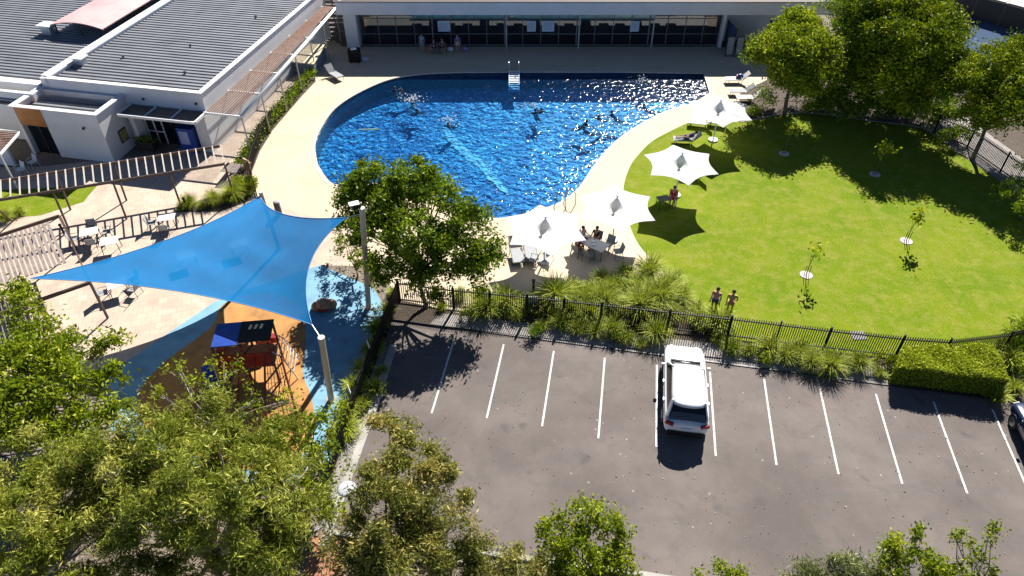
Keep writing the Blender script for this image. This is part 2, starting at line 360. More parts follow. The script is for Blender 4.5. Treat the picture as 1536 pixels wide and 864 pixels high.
sheet('pergola_bed', GP([(355,262),(372,232),(395,200),(418,175),(440,150),(472,116),(474,122),(455,142),(434,166),(408,197),(390,227),(376,262)]), mulchM, .02)
sheet('shaded_bed', GP([(1110,140),(1200,95),(1430,100),(1640,260),(1640,330),(1540,292),(1470,240),(1400,195),(1300,180),(1200,168),(1110,184)]), mulchM, .022)
sheet('side_path', GP([(1380,190),(1440,170),(1660,330),(1640,370),(1540,300)]), gravM, .03)
kerb('lawn_edging', smoothloop(GP([(1110,184),(1200,169),(1300,181),(1400,196),(1470,241),(1540,293)]), 3, False), .12, .05)
# creek
creek = GP([(1330,75),(1420,8),(1470,24),(1700,110),(1700,175),(1560,120),(1475,100),(1420,95)])
sheet('creek_water', creek, m_water('creek water', (.35,.4,.42), .6, .8, .75, (.10,.15,.24)), .034)
ck = G(1415,14); ce = G(1700,96); cdv = (ce-ck).normalized()
rw = thing('retaining_wall', 'dark retaining wall with posts beyond the creek at the far right corner', 'wall', ck)
MB().beam(ck+Vector((0,0,1)), ce+Vector((0,0,1)), .3, 2).build('wall_panel', darkM, rw, True)
mm = MB()
for i in range(9): p = ck+cdv*(i*2.6); mm.box((p.x, p.y-.25, 1.05), (.2,.25,2.15))
mm.build('wall_posts', M('dark concrete', (.08,.07,.06)), rw, True)
nb = Vector((-cdv.y, cdv.x, 0))
pw = thing('promenade', 'pale pink paved promenade deck beyond the creek', 'deck', ck+Vector((0,0,2.02)))
for i in range(9):
    a = ck+cdv*(i*2.6+.03); b_ = ck+cdv*((i+1)*2.6-.03)
    MB().prism([a, b_, b_+nb*7, a+nb*7], 2.03, 2.12).build('deck_panel', M('pink concrete', (.48,.38,.35), .1), pw, True)

# ------------------------------------------------------------------ foliage
def leafmesh(name, cen, Ls, Ws, tint, mat, parent=None, world=False, updir=.35, seed=1, fold=.0):
    rng = np.random.default_rng(seed); N = len(cen)
    d = rng.normal(size=(N,3)); d[:,2] = d[:,2]*.8+updir; d /= np.linalg.norm(d, axis=1)[:,None]
    q = rng.normal(size=(N,3)); q[:,2] *= .35; s = np.cross(d, q); s /= np.linalg.norm(s, axis=1)[:,None]
    L = (Ls*rng.uniform(.7,1.3,N))[:,None]/2; W = (Ws*rng.uniform(.75,1.25,N))[:,None]/2
    nrm = np.cross(d, s)
    v = np.empty((N,4,3)); v[:,0] = cen-d*L; v[:,1] = cen+s*W+nrm*W*.3; v[:,2] = cen+d*L; v[:,3] = cen-s*W+nrm*W*.3
    return quads(name, v, tint, mat, parent, world)
def quads(name, v, tint, mat, parent=None, world=False):
    N = len(v); me = bpy.data.meshes.new(name); me.vertices.add(4*N); me.vertices.foreach_set('co', v.reshape(-1).astype(np.float32))
    me.loops.add(4*N); me.loops.foreach_set('vertex_index', np.arange(4*N, dtype=np.int32)); me.polygons.add(N)
    me.polygons.foreach_set('loop_start', np.arange(0, 4*N, 4, dtype=np.int32)); me.polygons.foreach_set('loop_total', np.full(N, 4, dtype=np.int32))
    me.update(); at = me.attributes.new('tint', 'FLOAT', 'POINT'); at.data.foreach_set('value', np.repeat(np.clip(tint, 0, 1), 4).astype(np.float32))
    return link(name, me, mat, parent, world)
def clumps(blobs, per, rng, inner=.5, zmin=.25):
    out = []
    for (c, r) in blobs:
        k = max(4, int(per*r*r)); d = rng.normal(size=(k,3)); d /= np.linalg.norm(d, axis=1)[:,None]; d[:,2] = np.where(d[:,2] < -.45, -d[:,2], d[:,2])
        rad = r*(inner+(1-inner)*rng.uniform(0,1,k)**.6)*rng.uniform(.85,1.12,k)
        p = np.array(c)[None]+d*rad[:,None]*np.array([1,1,.82]); out.append(p[p[:,2] > zmin])
    return np.concatenate(out)
def tree(name, label, cat, base, blobs, mat, per=9, lp=90, sig=.28, L=.2, W=.06, seed=1, tr=.16, barkm=None, group=None, limbs=18, inner=.45, shoot=0, up=.35, lean=None):
    rng = np.random.default_rng(seed); t = thing(name, label, cat, base, 0, group); barkm = barkm or bark
    cl = clumps(blobs, per, rng, inner)
    K = len(cl); cnt = rng.integers(int(lp*.5), int(lp*1.5), K); idx = np.repeat(np.arange(K), cnt)
    cs = sig*rng.uniform(.6,1.35,K); off = rng.normal(size=(len(idx),3))*cs[idx][:,None]; off[:,2] *= (.75 if not shoot else 1+shoot)
    cen = cl[idx]+off; tint = (.46+rng.normal(size=K)*.15)[idx]+rng.normal(size=len(idx))*.17
    leafmesh('crown', cen, L, W, tint, mat, t, True, up, seed)
    top = np.average([b[0] for b in blobs], axis=0, weights=[b[1] for b in blobs]); m = MB(); b0 = Vector(base)
    fork = b0.lerp(Vector(top), .42); fork.z = b0.z+(top[2]-b0.z)*.45
    mid = b0.lerp(fork, .5)+Vector((rng.normal()*.12, rng.normal()*.12, 0)); m.tube([b0-Vector((0,0,.05)), mid, fork], tr, 9, tr*.7)
    for (c, r) in blobs:
        c = Vector(c); h = fork.lerp(c, .55)+Vector((rng.normal()*.15, rng.normal()*.15, .1)); m.tube([fork, h, c], tr*.55, 6, tr*.2)
    for i in rng.choice(K, min(K, limbs), replace=False):
        e = Vector(cl[i]); near = min(blobs, key=lambda b: (Vector(b[0])-e).length); c = Vector(near[0]); h = c.lerp(e, .5)+Vector((rng.normal()*.1, rng.normal()*.1, .05))
        m.tube([fork.lerp(c, .6), h, e], tr*.26, 5, tr*.07)
    m.build('trunk', barkm, t, True, True); return t
def B(lst): return [(tuple(G(u, v, z)), r) for u, v, z, r in lst]

tree('gum_tree', 'large olive green gum tree with fine drooping leaves in the lower left foreground', 'tree', G(330,900)+Vector((0,0,0)),
     B([(215,655,5.6,1.6),(300,652,6.0,1.6),(385,695,5.6,1.6),(255,715,6,1.9),(340,735,6.6,2.1),(435,735,5.2,1.6),(235,800,5,1.7),(330,820,5.4,2.0),(430,815,4.6,1.5),(400,880,4.2,1.8),(270,880,4.2,1.8),(160,690,5,1.5),(180,750,4.6,1.5),(425,670,4.8,1.1)]), eucL, 8, 230, .2, .24, .045, 11, .22, palebark, limbs=40, up=-.1)
tree('gum_tree', 'olive gum tree with bare pale twigs in the bottom left corner of the view', 'tree', G(40,930),
     B([(35,700,4.4,1.3),(95,740,4.6,1.4),(40,790,4.8,1.7),(120,830,4.4,1.5),(30,870,4.2,1.7),(140,900,3.6,1.4),(150,780,3.8,1.2),(60,740,4,1.4)]), eucL, 9, 210, .2, .22, .045, 12, .16, palebark, limbs=40, up=-.1)
tree('leafy_tree', 'loose green leafy tree overhanging the corner of the slatted courtyard pergola', 'tree', G(40,640),
     B([(20,460,3.6,1.2),(60,500,3.8,1.0),(30,545,4.2,1.4),(110,520,3.4,.9),(160,515,3.2,.8),(95,585,3.8,1.2),(20,620,3.8,1.3),(165,575,3.4,.9),(125,640,3.0,1.0),(60,650,3.2,1.1),(10,580,4,1.2),(70,550,4.2,1.2),(10,660,3.2,1.2),(110,690,3,1),(170,625,3,.8),(90,620,3.6,1.0)]), brightL, 12, 80, .24, .22, .10, 13, .13, palebark, limbs=40)
tree('leafy_shrub', 'sparse shrub with lime leaf clusters on bare twigs in front of the playground', 'shrub', G(330,690),
     B([(270,560,2.6,.7),(340,555,2.7,.8),(300,590,2.8,.8),(380,600,2.5,.7),(435,600,2.4,.6),(230,590,2.6,.7)]), brightL, 9, 30, .17, .2, .09, 14, .07, palebark, limbs=36, shoot=.4)
tree('leafy_shrub', 'bright green leafy shrub at the foot of the short sail post by the black fence', 'shrub', G(470,760),
     B([(470,640,2.2,.9),(505,620,1.5,.6),(440,675,2.4,1.0),(490,690,1.8,.9),(460,735,1.8,1.0),(495,770,1.1,.6),(430,720,2,.9),(415,650,2.4,.7)]), brightL, 13, 60, .2, .19, .09, 15, .08, bark, limbs=24)
tree('gum_tree', 'gum tree with rust tinted tips standing on the left edge of the car park', 'tree', G(590,900),
     B([(585,650,5.2,.85),(615,690,5.2,1.1),(580,720,5.4,1.2),(640,750,5,1.5),(570,790,5,1.5),(660,800,4.4,1.5),(600,850,4.2,1.7),(720,840,3.6,1.1),(770,860,3.2,1.0),(545,850,3.8,1.2),(690,870,3.2,1.3)]), eucR, 11, 210, .19, .2, .05, 16, .15, palebark, limbs=40, up=.1)
tree('bushy_tree', 'bright yellow green bushy tree at the bottom centre edge of the car park', 'tree', G(880,935),
     B([(880,775,3.4,.7),(840,800,3.2,.7),(925,800,3.0,.7),(865,835,3.0,1.1),(930,850,2.6,.8),(830,850,2.6,.7),(890,890,2.2,1.2)]), brightL, 24, 80, .15, .17, .08, 17, .08, bark, limbs=40, shoot=.5)
tree('leafy_shrub', 'small lime tipped shrub peeking over the bottom edge of the view', 'shrub', G(1090,925),
     B([(1085,862,1.9,.5),(1115,870,1.8,.45),(1050,875,1.7,.4)]), brightL, 44, 50, .12, .15, .07, 18, .05, bark, limbs=20, shoot=.6)
tree('spiky_shrub', 'grey green spiky leaved shrub left of the tall lime shoots at the bottom right', 'shrub', G(1245,930),
     B([(1215,865,1.6,.55),(1265,855,1.8,.65),(1300,870,1.6,.6),(1190,880,1.4,.5)]), spikeL, 44, 100, .18, .3, .035, 19, .06, bark, limbs=16, up=.7)
tree('leafy_shrub', 'lime shrub with tall upright shoots at the bottom right, largest of the bottom edge shrubs', 'shrub', G(1360,935),
     B([(1345,825,2.4,.6),(1370,795,2.7,.3),(1385,850,2.2,.6),(1330,855,2.0,.6),(1410,870,1.8,.6)]), brightL, 40, 60, .12, .15, .075, 20, .06, bark, limbs=24, shoot=.8)
tree('leafy_shrub', 'lime shrub with two tall leafy shoots near the bottom right corner', 'shrub', G(1465,935),
     B([(1487,800,2.6,.27),(1436,808,2.5,.27),(1470,840,2.2,.5),(1440,860,1.9,.5),(1495,870,1.7,.4),(1415,850,1.8,.5),(1455,825,2.2,.45)]), brightL, 22, 44, .12, .15, .075, 21, .05, bark, limbs=24, shoot=.8)
tree('leafy_tree', 'glossy green tree growing between the pool and the tall cream sail post', 'tree', G(640,462),
     B([(545,300,4.4,1.2),(600,292,5,1.5),(655,300,5.2,1.5),(705,335,4.6,1.3),(560,350,4,1.3),(620,350,4.6,1.6),(680,380,3.8,1.4),(735,385,3.2,1.0),(590,400,3.0,1.2),(650,420,2.8,1.2),(700,410,2.8,1.1),(575,320,4.4,1.2),(530,295,4.6,1.1),(560,272,5.2,1.2),(620,268,5.6,1.2),(530,335,3.6,1.0)]), midL, 15, 90, .24, .21, .11, 22, .13, bark, limbs=50)
tree('leafy_shrub', 'yellow green bush beside the sail at the foot of the pool tree', 'shrub', G(535,420),
     B([(520,370,1.4,.8),(545,392,1.2,.8),(510,345,1.5,.5),(560,420,1,.7)]), brightL, 14, 55, .18, .19, .09, 23, .06, bark, limbs=14)
tree('round_tree', 'round crowned bright green tree at the top corner of the lawn', 'tree', G(1177,172),
     B([(1193,55,5.0,2.0),(1162,85,4.4,1.8),(1218,80,4.6,2.0),(1190,115,3.6,2.0),(1198,32,5.2,1.1),(1222,115,3.4,1.7),(1150,75,4.6,1.3),(1195,85,4.6,2.2)]), brightL, 16, 120, .3, .24, .11, 24, .17, bark, limbs=30, inner=.55)
tree('broad_tree', 'tall dark green tree directly right of the round crowned tree', 'tree', G(1300,160),
     B([(1300,60,5.0,2.5),(1295,15,6.0,2.4),(1315,100,3.6,2.6),(1290,110,3.0,2.2),(1310,20,6.4,2.4)]), midL, 11, 130, .34, .24, .11, 25, .2, bark, limbs=24)
tree('broad_tree', 'tallest broad lime topped tree shading the lawn near the creek', 'tree', G(1365,170),
     B([(1345,30,6.6,2.8),(1400,50,6.2,2.5),(1365,80,5.4,3.0),(1395,110,4.2,2.4),(1345,125,3.6,2.8),(1370,0,7,2.2),(1335,70,5.4,2.6),(1405,90,5,2.0)]), bigL, 12, 140, .32, .24, .11, 26, .22, bark, limbs=24)
tree('spreading_tree', 'spreading lime tree leaning over the far right end of the black fence', 'tree', G(1458,240),
     B([(1490,110,5.2,2.2),(1450,130,4.6,1.8),(1530,130,5,2.2),(1500,165,4.0,2.1),(1445,110,4.6,1.4),(1560,170,4.2,2.2),(1540,95,5.6,1.8),(1475,175,3.4,1.5)]), bigL, 12, 120, .3, .23, .10, 27, .17, bark, limbs=40)
tree('understorey_shrub', 'dark leafy thicket filling the shade beneath the two tall trees', 'shrub', G(1320,172),
     B([(1255,150,1.2,1.3),(1290,155,1.3,1.4),(1330,160,1.2,1.4),(1370,165,1.2,1.3),(1400,150,1.4,1.4),(1350,130,1.6,1.6),(1270,120,1.6,1.6),(1225,150,.9,1.0),(1150,150,.7,.7),(1250,160,1,1.0),(1205,140,.9,.9),(1415,175,1,1.1)]), midL, 12, 90, .28, .22, .10, 29, .08, bark, limbs=14)
tree('bare_shrub', 'dark leafy shrub behind the fence below the spreading tree', 'shrub', G(1530,330),
     B([(1520,290,1.4,1.0),(1560,310,1.6,1.3),(1560,260,2.2,1.5),(1600,350,2,1.6)]), midL, 12, 70, .22, .2, .07, 28, .08, bark, limbs=14)
for i, (u, v, rr, lb) in enumerate([(1130,172,.5,'low leafy shrub at the foot of the stacked sun lounger terrace'),(1215,165,.6,'low leafy shrub beneath the round crowned tree'),(1395,185,.9,'dark shrub along the lawn edge under the tallest tree'),(1425,215,.9,'shrub at the lawn edge left of the leaning trunk'),(1430,125,.8,'yellow green shrub on the dry bank beside the creek'),(1250,12,1.0,'dark bush behind the pool house corner'),(1330,172,.8,'dark shrub hidden in the shade between the two tall trees'),(1525,520,.9,'dark green shrub between the hedge and the dark parked car'),(1535,560,.7,'small shrub just behind the dark parked car')]):
    p = G(u, v); tree('leafy_shrub', lb, 'shrub', p, [((p.x, p.y, rr*.8), rr), ((p.x+rr*.6, p.y+.1, rr*.6), rr*.7), ((p.x-rr*.5, p.y-.2, rr*.5), rr*.7)], midL if i != 4 else bigL, 16, 60, .18, .18, .06, 40+i, .05, bark, limbs=8)

for i, (u, v, rr, lb) in enumerate([(800,505,.4,'small round shrub among the tufts near the first painted bay line'),(925,516,.4,'small round shrub among the tufts left of the white car'),(1090,530,.4,'small round shrub just right of the white car'),(1140,545,.35,'small round shrub in the garden strip between white car and hedge'),(1262,556,.35,'small round shrub in the garden strip near the utility cover'),(860,445,.5,'round shrub on the pool side of the fence below the dining umbrella'),(930,440,.55,'broad shrub in the middle of the poolside bed'),(1000,455,.5,'round shrub in the poolside bed near the two walkers'),(700,480,.4,'low shrub under the pool tree by the car park'),(1325,548,.45,'round shrub at the left end of the clipped hedge')]):
    p = G(u, v); tree('leafy_shrub', lb, 'shrub', p, [((p.x, p.y, rr*.8), rr), ((p.x+rr*.7, p.y+.1, rr*.6), rr*.7)], (midL, brightL)[i % 2], 18, 60, .14, .15, .06, 70+i, .04, bark, limbs=6)
# clipped hedge
hp = [G(1347,548,1.3), G(1514,568,1.3), G(1490,516,1.3), G(1356,520,1.3)]
hb = thing('clipped_hedge', 'big box shaped clipped green hedge at the right end of the garden bed', 'hedge', ((hp[0].x+hp[1].x)/2, (hp[0].y+hp[2].y)/2, 0))
MB().prism([h.lerp(sum(hp, Vector())/4, .05) for h in hp], 0, 1.22).build('hedge_core', M('hedge twigs', (.03,.035,.012), .3, 8, .95), hb, True)
rng = np.random.default_rng(3); pts = []
for i in range(4):
    a, b_ = hp[i], hp[(i+1) % 4]; k = int((b_-a).length*1.3*650); t, h = rng.uniform(0,1,k), rng.uniform(.05,1.3,k)
    pts.append(np.stack([a.x+(b_.x-a.x)*t, a.y+(b_.y-a.y)*t, h], 1)+rng.normal(size=(k,3))*.035)
k = 9000; s_, t = rng.uniform(0,1,k), rng.uniform(0,1,k); q = [np.array(h) for h in hp]
top = (1-s_)[:,None]*((1-t)[:,None]*q[0]+t[:,None]*q[1])+s_[:,None]*((1-t)[:,None]*q[3]+t[:,None]*q[2]); top = top+rng.normal(size=(k,3))*.04
pts.append(top); pts = np.concatenate(pts); pts[:,2] += .06*np.sin(pts[:,0]*3.1+pts[:,1]*2.3)*(pts[:,2] > 1.1)
leafmesh('hedge_leaves', pts, .11, .06, np.where(pts[:,2] > 1.1, .95, .5)+rng.normal(size=len(pts))*.2, hedgeL, hb, True, .3, 5)  # sunlit top put into the colour: upper leaves tinted paler

# strappy grass tufts, four kinds shared by copies
def tuftmesh(seed, n, L, spread, wd=.018):
    rng = np.random.default_rng(seed); az = rng.uniform(0, 2*np.pi, n); ln = L*rng.uniform(.6,1.15,n); ti = rng.uniform(.1,1,n)**.8*spread
    base = rng.normal(size=(n,3))*.07; base[:,2] = 0; V = []; T = []
    d = np.stack([np.cos(az), np.sin(az), np.zeros(n)], 1); s = np.stack([-np.sin(az), np.cos(az), np.zeros(n)], 1); tn = .5+rng.normal(size=n)*.25; prev = base; ang = ti*.5
    for k in range(3):
        nx = prev+(d*np.sin(ang)[:,None]+np.array([0,0,1])*np.cos(ang)[:,None])*(ln/3)[:,None]
        w0, w1 = wd*(1-k*.28), wd*(1-(k+1)*.28)
        V.append(np.stack([prev-s*w0, prev+s*w0, nx+s*w1, nx-s*w1], 1)); T.append(tn+k*.08); prev = nx; ang = ang+ti*.75
    return quads('grass_tuft', np.concatenate(V), np.concatenate(T), grassL).data
TM = []
for i, a in enumerate([(1, 520, 1.05, 1.15), (2, 420, .85, 1.3), (3, 560, 1.2, 1.1), (4, 200, .85, .9, .03)]): TM.append(tuftmesh(*a))
for o in list(C.objects):
    if o.name.startswith('grass_tuft') and not o.parent: C.objects.unlink(o); bpy.data.objects.remove(o)
ORD = 'first second third fourth fifth sixth seventh eighth ninth tenth eleventh twelfth thirteenth fourteenth fifteenth sixteenth seventeenth eighteenth nineteenth twentieth'.split()
def ordn(i): return ORD[i] if i < 20 else 'twenty '+ORD[i-20]
def tufts(pxs, txt, grp, scale=1, kinds=(0,1,2), jit=3):
    for i, (u, v) in enumerate(sorted(pxs)):
        o = bpy.data.objects.new('grass_tuft', TM[random.choice(kinds)]); C.objects.link(o); o.location = G(u+random.uniform(-jit,jit), v+random.uniform(-2,2))+Vector((0,0,.01))
        s = scale*random.choice((.6,.8,.95,1.1,1.3))*random.uniform(.9,1.1); o.scale = (s*1.1, s*1.1, s); o.rotation_euler = (0,0,random.uniform(0,6.28))
        tag(o, txt % ordn(i), 'grass tuft', grp)
tufts([(730,469),(775,476),(812,491),(838,488),(865,499),(890,503),(915,499),(940,511),(962,519),(985,506),(1075,513),(1100,526),(1125,531),(1150,529),(1175,539),(1197,536),(1215,551),(1245,554),(1285,551),(1318,563)], '%s grass tuft from the left in the strip between fence and car park', 'grass tufts between the black fence and the car park', 1.0)
tufts([(770,454),(800,460),(835,452),(870,454),(895,446),(920,439),(955,434),(985,432),(880,458),(905,455),(940,448),(968,459),(1000,438),(1020,455),(1045,470),(960,470),(1000,478),(855,470),(858,439),(905,426),(940,419),(975,416),(1010,425),(985,458),(925,470),(1050,488),(1075,492),(880,476),(815,468),(760,462),(845,450),(890,454),(918,460)], '%s grass tuft from the left in the poolside bed behind the fence', 'grass tufts on the pool side of the fence', 1.15)
tufts([(588,440),(578,470),(566,500),(560,530),(545,560),(532,590),(545,610),(523,620),(518,650),(575,560),(562,590)], '%s grass tuft from the left along the playground side fence', 'grass tufts along the playground fence', .9, (1,3))
tufts([(272,314),(288,310),(305,312),(325,306),(342,303),(368,292),(352,296)], '%s grass tuft from the left in the small courtyard planter', 'grass tufts in the courtyard planter', .75)
tufts([(1500,520),(1512,545),(1490,600),(1518,590),(1530,500)], '%s spiky tuft from the left between the hedge and the dark car', 'spiky tufts beside the hedge', 1.1, (3,))
tufts([(10,330),(28,322),(650,440),(690,445),(720,450),(665,465)], '%s grass tuft from the left in the planting under the pool tree and courtyard edge', 'scattered grass tufts', .8)
# low hedge beneath the white pergola
lh = thing('low_hedge', 'low green hedge running under the outer posts of the white pergola', 'hedge', G(415,190))
pts = []
for a, b_ in zip([(360,258),(380,222),(400,192),(425,165),(445,140)], [(380,222),(400,192),(425,165),(445,140),(470,114)]):
    A_, B_ = G(*a), G(*b_); k = 1500; t = rng.uniform(0,1,k); pts.append(np.stack([A_.x+(B_.x-A_.x)*t, A_.y+(B_.y-A_.y)*t, rng.uniform(.1,.75,k)], 1)+rng.normal(size=(k,3))*np.array([.22,.1,.08]))
pts = np.concatenate(pts); leafmesh('hedge_leaves', pts, .16, .08, .5+rng.normal(size=len(pts))*.25, midL, lh, True, .4, 6)
MB().tube([G(u, v, .2) for u, v in [(362,256),(380,222),(400,192),(425,165),(445,140),(469,115)]], .07, 6).build('hedge_stems', bark, lh, True)
bh = G(368,284); lh2 = thing('small_hedge', 'small square lime hedge block beside the courtyard pergola post', 'hedge', bh)
pts = np.stack([bh.x+rng.uniform(-.8,.8,2600), bh.y+rng.uniform(-.6,.6,2600), rng.uniform(.1,.8,2600)], 1); leafmesh('hedge_leaves', pts, .14, .07, .6+rng.normal(size=2600)*.2, brightL, lh2, True, .4, 7)
MB().box((bh.x, bh.y, .3), (1.3,.9,.6)).build('hedge_core', MATS['hedge twigs'], lh2, True)

# lawn saplings
for i, ((u, v), h, lt, lb) in enumerate([((1176,231),1.9,90,'young sapling in a pale mulch ring at the top left of the lawn'),((1312,262),2.0,130,'young sapling in a shaded mulch ring at the edge of the big tree shadow'),((1359,362),1.8,90,'young sapling in a pale mulch ring at the right of the lawn'),((1209,413),1.8,45,'nearly bare sapling in a pale mulch ring nearest the black fence')]):
    p = G(u, v); t = thing('sapling', lb, 'sapling', p, 0, 'young saplings on the lawn')
    MB().cyl((0,0,.018), .36, .03, 20).build('mulch_ring', M('pale mulch', (.55,.5,.46), .2, 8, .95, bump=.4), t)
    MB().tube([(0,0,0),(.03,.05,h*.5),(.12,.02,h)], .03, 6, .012).tube([(.03,.05,h*.5),(-.12,.05,h*.85)], .012, 5, .006).tube([(.08,.03,h*.7),(.28,.08,h*.95)], .012, 5, .006).build('trunk', bark, t)
    for sx in (-.12, .14): MB().cyl((sx,0,0), .018, h*.42, 6).build('stake', darkM, t)
    rg = np.random.default_rng(60+i); c = rg.normal(size=(lt,3))*np.array([.24,.24,.28])+np.array([.1,.03,h]); leafmesh('crown', c, .26, .15, .75+rg.normal(size=lt)*.2, brightL, t, False, .4, i)

# ------------------------------------------------------------------ fences
def fence(label, pts, h=1.45, gap=.115, group=None, post=2.4):
    pts = [Vector((p.x, p.y, 0)) for p in pts]; t = thing('metal_fence', label, 'fence', pts[0], 0, group); pal = MB(); rails = MB(); acc = 0; npost = 0
    for a, b_ in zip(pts[:-1], pts[1:]):
        d = b_-a; Ln = d.length; u = d.normalized(); ang = math.atan2(u.y, u.x)
        for z in (.16, h-.16): rails.beam(a+Vector((0,0,z)), b_+Vector((0,0,z)), .06, .06)
        k = int(Ln/gap)
        for i in range(k):
            p = a+u*(i+.5)*Ln/k; pal.box((p.x, p.y, h/2+.03), (.034,.034,h), ang)
        m = max(1, round(Ln/post))
        for i in range(m):
            p = a+u*i*Ln/m; MB().box((p.x, p.y, (h+.12)/2), (.075,.075,h+.12), ang).box((p.x, p.y, h+.13), (.09,.09,.03), ang).build('fence_post', blackM, t, True)
    p = pts[-1]; MB().box((p.x, p.y, (h+.12)/2), (.075,.075,h+.12)).build('fence_post', blackM, t, True)
    pp = pal.build('palings', blackM, t, True); pp['kind'] = 'stuff'; rails.build('rails', blackM, t, True); return t
fence('long black paling fence between the lawn and the car park garden strip', GP([(600,452),(681,463),(790,473),(900,485),(1000,496),(1090,506),(1235,524),(1342,536),(1410,541),(1500,530),(1580,505),(1680,450)]))
fence('black paling fence between the playground and the car park', GP([(599,453),(588,482),(567,537),(540,603),(515,668),(500,705)]))
fence('black paling fence in front of the creek bank at the far right', GP([(1400,200),(1450,222),(1500,258),(1560,300),(1640,350)]))
fence('thin dark garden fence curving beside the white pergola and low hedge', GP([(386,296),(377,262),(383,238),(394,212),(410,190)]), 1.2, .14, None, 1.6)
for q, z, lb in (((553,518),.95,'upper white sign plate on the playground fence'),((525,588),.95,'lower white sign plate on the playground fence')):
    p = G(q[0], q[1], z); t = thing('sign_plate', lb, 'sign', p, R(-65)); MB().box((0,.0,0), (.55,.02,.4)).build('plate', white, t, bevel=.004)
    m = MB()
    for k in range(4): m.box((0,.012,.12-k*.08), (.42,.004,.02))
    m.build('print_lines', M('grey print', (.3,.3,.3)), t)
p = G(797,452,.7); t = thing('garden_sign', 'pale green board on two legs in the bed behind the fence', 'sign', (p.x, p.y, 0)); MB().box((0,0,.8), (.7,.04,.5)).build('board', M('pale green board', (.35,.42,.3)), t, bevel=.01); MB().cyl((-.25,0.04,0), .025, 1.0, 6).cyl((.25,.04,0), .025, 1.0, 6).build('legs', darkM, t)
p = G(1287,504); t = thing('utility_cover', 'square grey utility cover set in the lawn by the fence', 'cover', p); MB().box((0,0,.03), (.75,.6,.03), .05).build('cover', M('grey cover', (.22,.21,.22)), t); MB().box((-.2,0,.05), (.08,.1,.012)).box((.2,0,.05), (.08,.1,.012)).build('lifting_slots', darkM, t)

# ------------------------------------------------------------------ club building (local frame: l leftwards, d backwards)
O = Vector((-21.2, 45.7, 0)); ex = Vector((-.98, .2, 0)).normalized(); ey = Vector((.2, .98, 0)).normalized(); AZ = math.atan2(ey.y, ey.x)-math.pi/2
def CL(l, d, z=0): return O+ex*l+ey*d+Vector((0,0,z))
def cbox(m, l0, l1, d0, d1, z0, z1):
    P = [CL(l0,d0), CL(l1,d0), CL(l1,d1), CL(l0,d1)]; return m.prism(P, z0, z1)
def ribroof(l0, l1, d0, d1, z, per=.46, slope=0):
    m = MB(); k = int((d1-d0)/per)
    for i in range(k):
        d = d0+i*per; zz = z+slope*i*per
        prof = [(0,0),(.20,0),(.21,.15),(.44,.15),(.46,0)]
        for (a, za), (b_, zb) in zip(prof[:-1], prof[1:]):
            m.add([CL(l0,d+a*per/.46,zz+za), CL(l1,d+a*per/.46,zz+za), CL(l1,d+b_*per/.46,zz+zb), CL(l0,d+b_*per/.46,zz+zb)], [(0,1,2,3)])
    return m
cb = thing('club_building', 'white rendered club building with ribbed grey roof and projecting entry box', 'building', O)
m = MB(); D1 = 32
cbox(m, 0, .25, 0, D1, 0, 4.3); cbox(m, .25, 12.1, 0, .25, 2.75, 4.3); cbox(m, 11.9, 12.5, 0, D1, 0, 4.3); cbox(m, 12.1,26,-1.5,-1.2,0,3.8)
cbox(m, 5.3, 5.55, -.9, 0, 0, 2.75); cbox(m, 0, .9, -.45, 0, 0, 2.75)
m.build('wall', wallM, cb, True)
ribroof(.3, 11.85, .3, D1, 3.98).build('roof', roofM, cb, True)
MB().prism([CL(.26,.26), CL(11.88,.26), CL(11.88,D1), CL(.26,D1)], 3.6, 3.9).build('roof_deck', darkM, cb, True)
m = MB(); cbox(m, -.06, .32, -.06, D1, 4.303, 4.36); cbox(m, .33, 12.0, -.06, .3, 4.303, 4.36); cbox(m, 11.85, 12.6, .31, D1, 4.303, 4.37); m.build('parapet_cap', white, cb, True)
# projecting entry box
m = MB(); cbox(m, 6.1, 6.35, -3.15, -.01, 0, 3.65); cbox(m, 6.35, 10.35, -3.15, -2.95, 0, 3.65); cbox(m, 12.4, 12.65, -3.15, -.01, 0, 3.65); cbox(m, 6.35, 12.4, -.3, -.01, 2.9, 3.6); m.build('entry_box', wallM, cb, True)
m = MB(); cbox(m, 6.0, 6.4, -3.22, 0, 3.653, 3.72); cbox(m, 6.41, 12.3, -3.22, -2.88, 3.653, 3.72); cbox(m, 12.31, 12.75, -3.22, 0, 3.653, 3.72); m.build('entry_parapet_cap', white, cb, True)
m = MB(); cbox(m, 10.35, 12.4, -3.2, -3.0, 2.35, 3.65); m.build('orange_panel', orangeM, cb, True)
m = MB(); cbox(m, 10.5, 12.3, -2.85, -2.8, 0, 2.3); dr = m.build('entry_door', glassM, cb, True)
m = MB(); cbox(m, 11.3, 11.38, -2.92, -2.87, .1, 2.3); m.build('door_frame', darkM, dr); dr2 = C.objects[-1]; dr2.data.transform(Matrix.Translation(-O))
ribroof(6.4, 12.35, -2.85, -.35, 3.1, .42).build('entry_roof', roofM, cb, True)
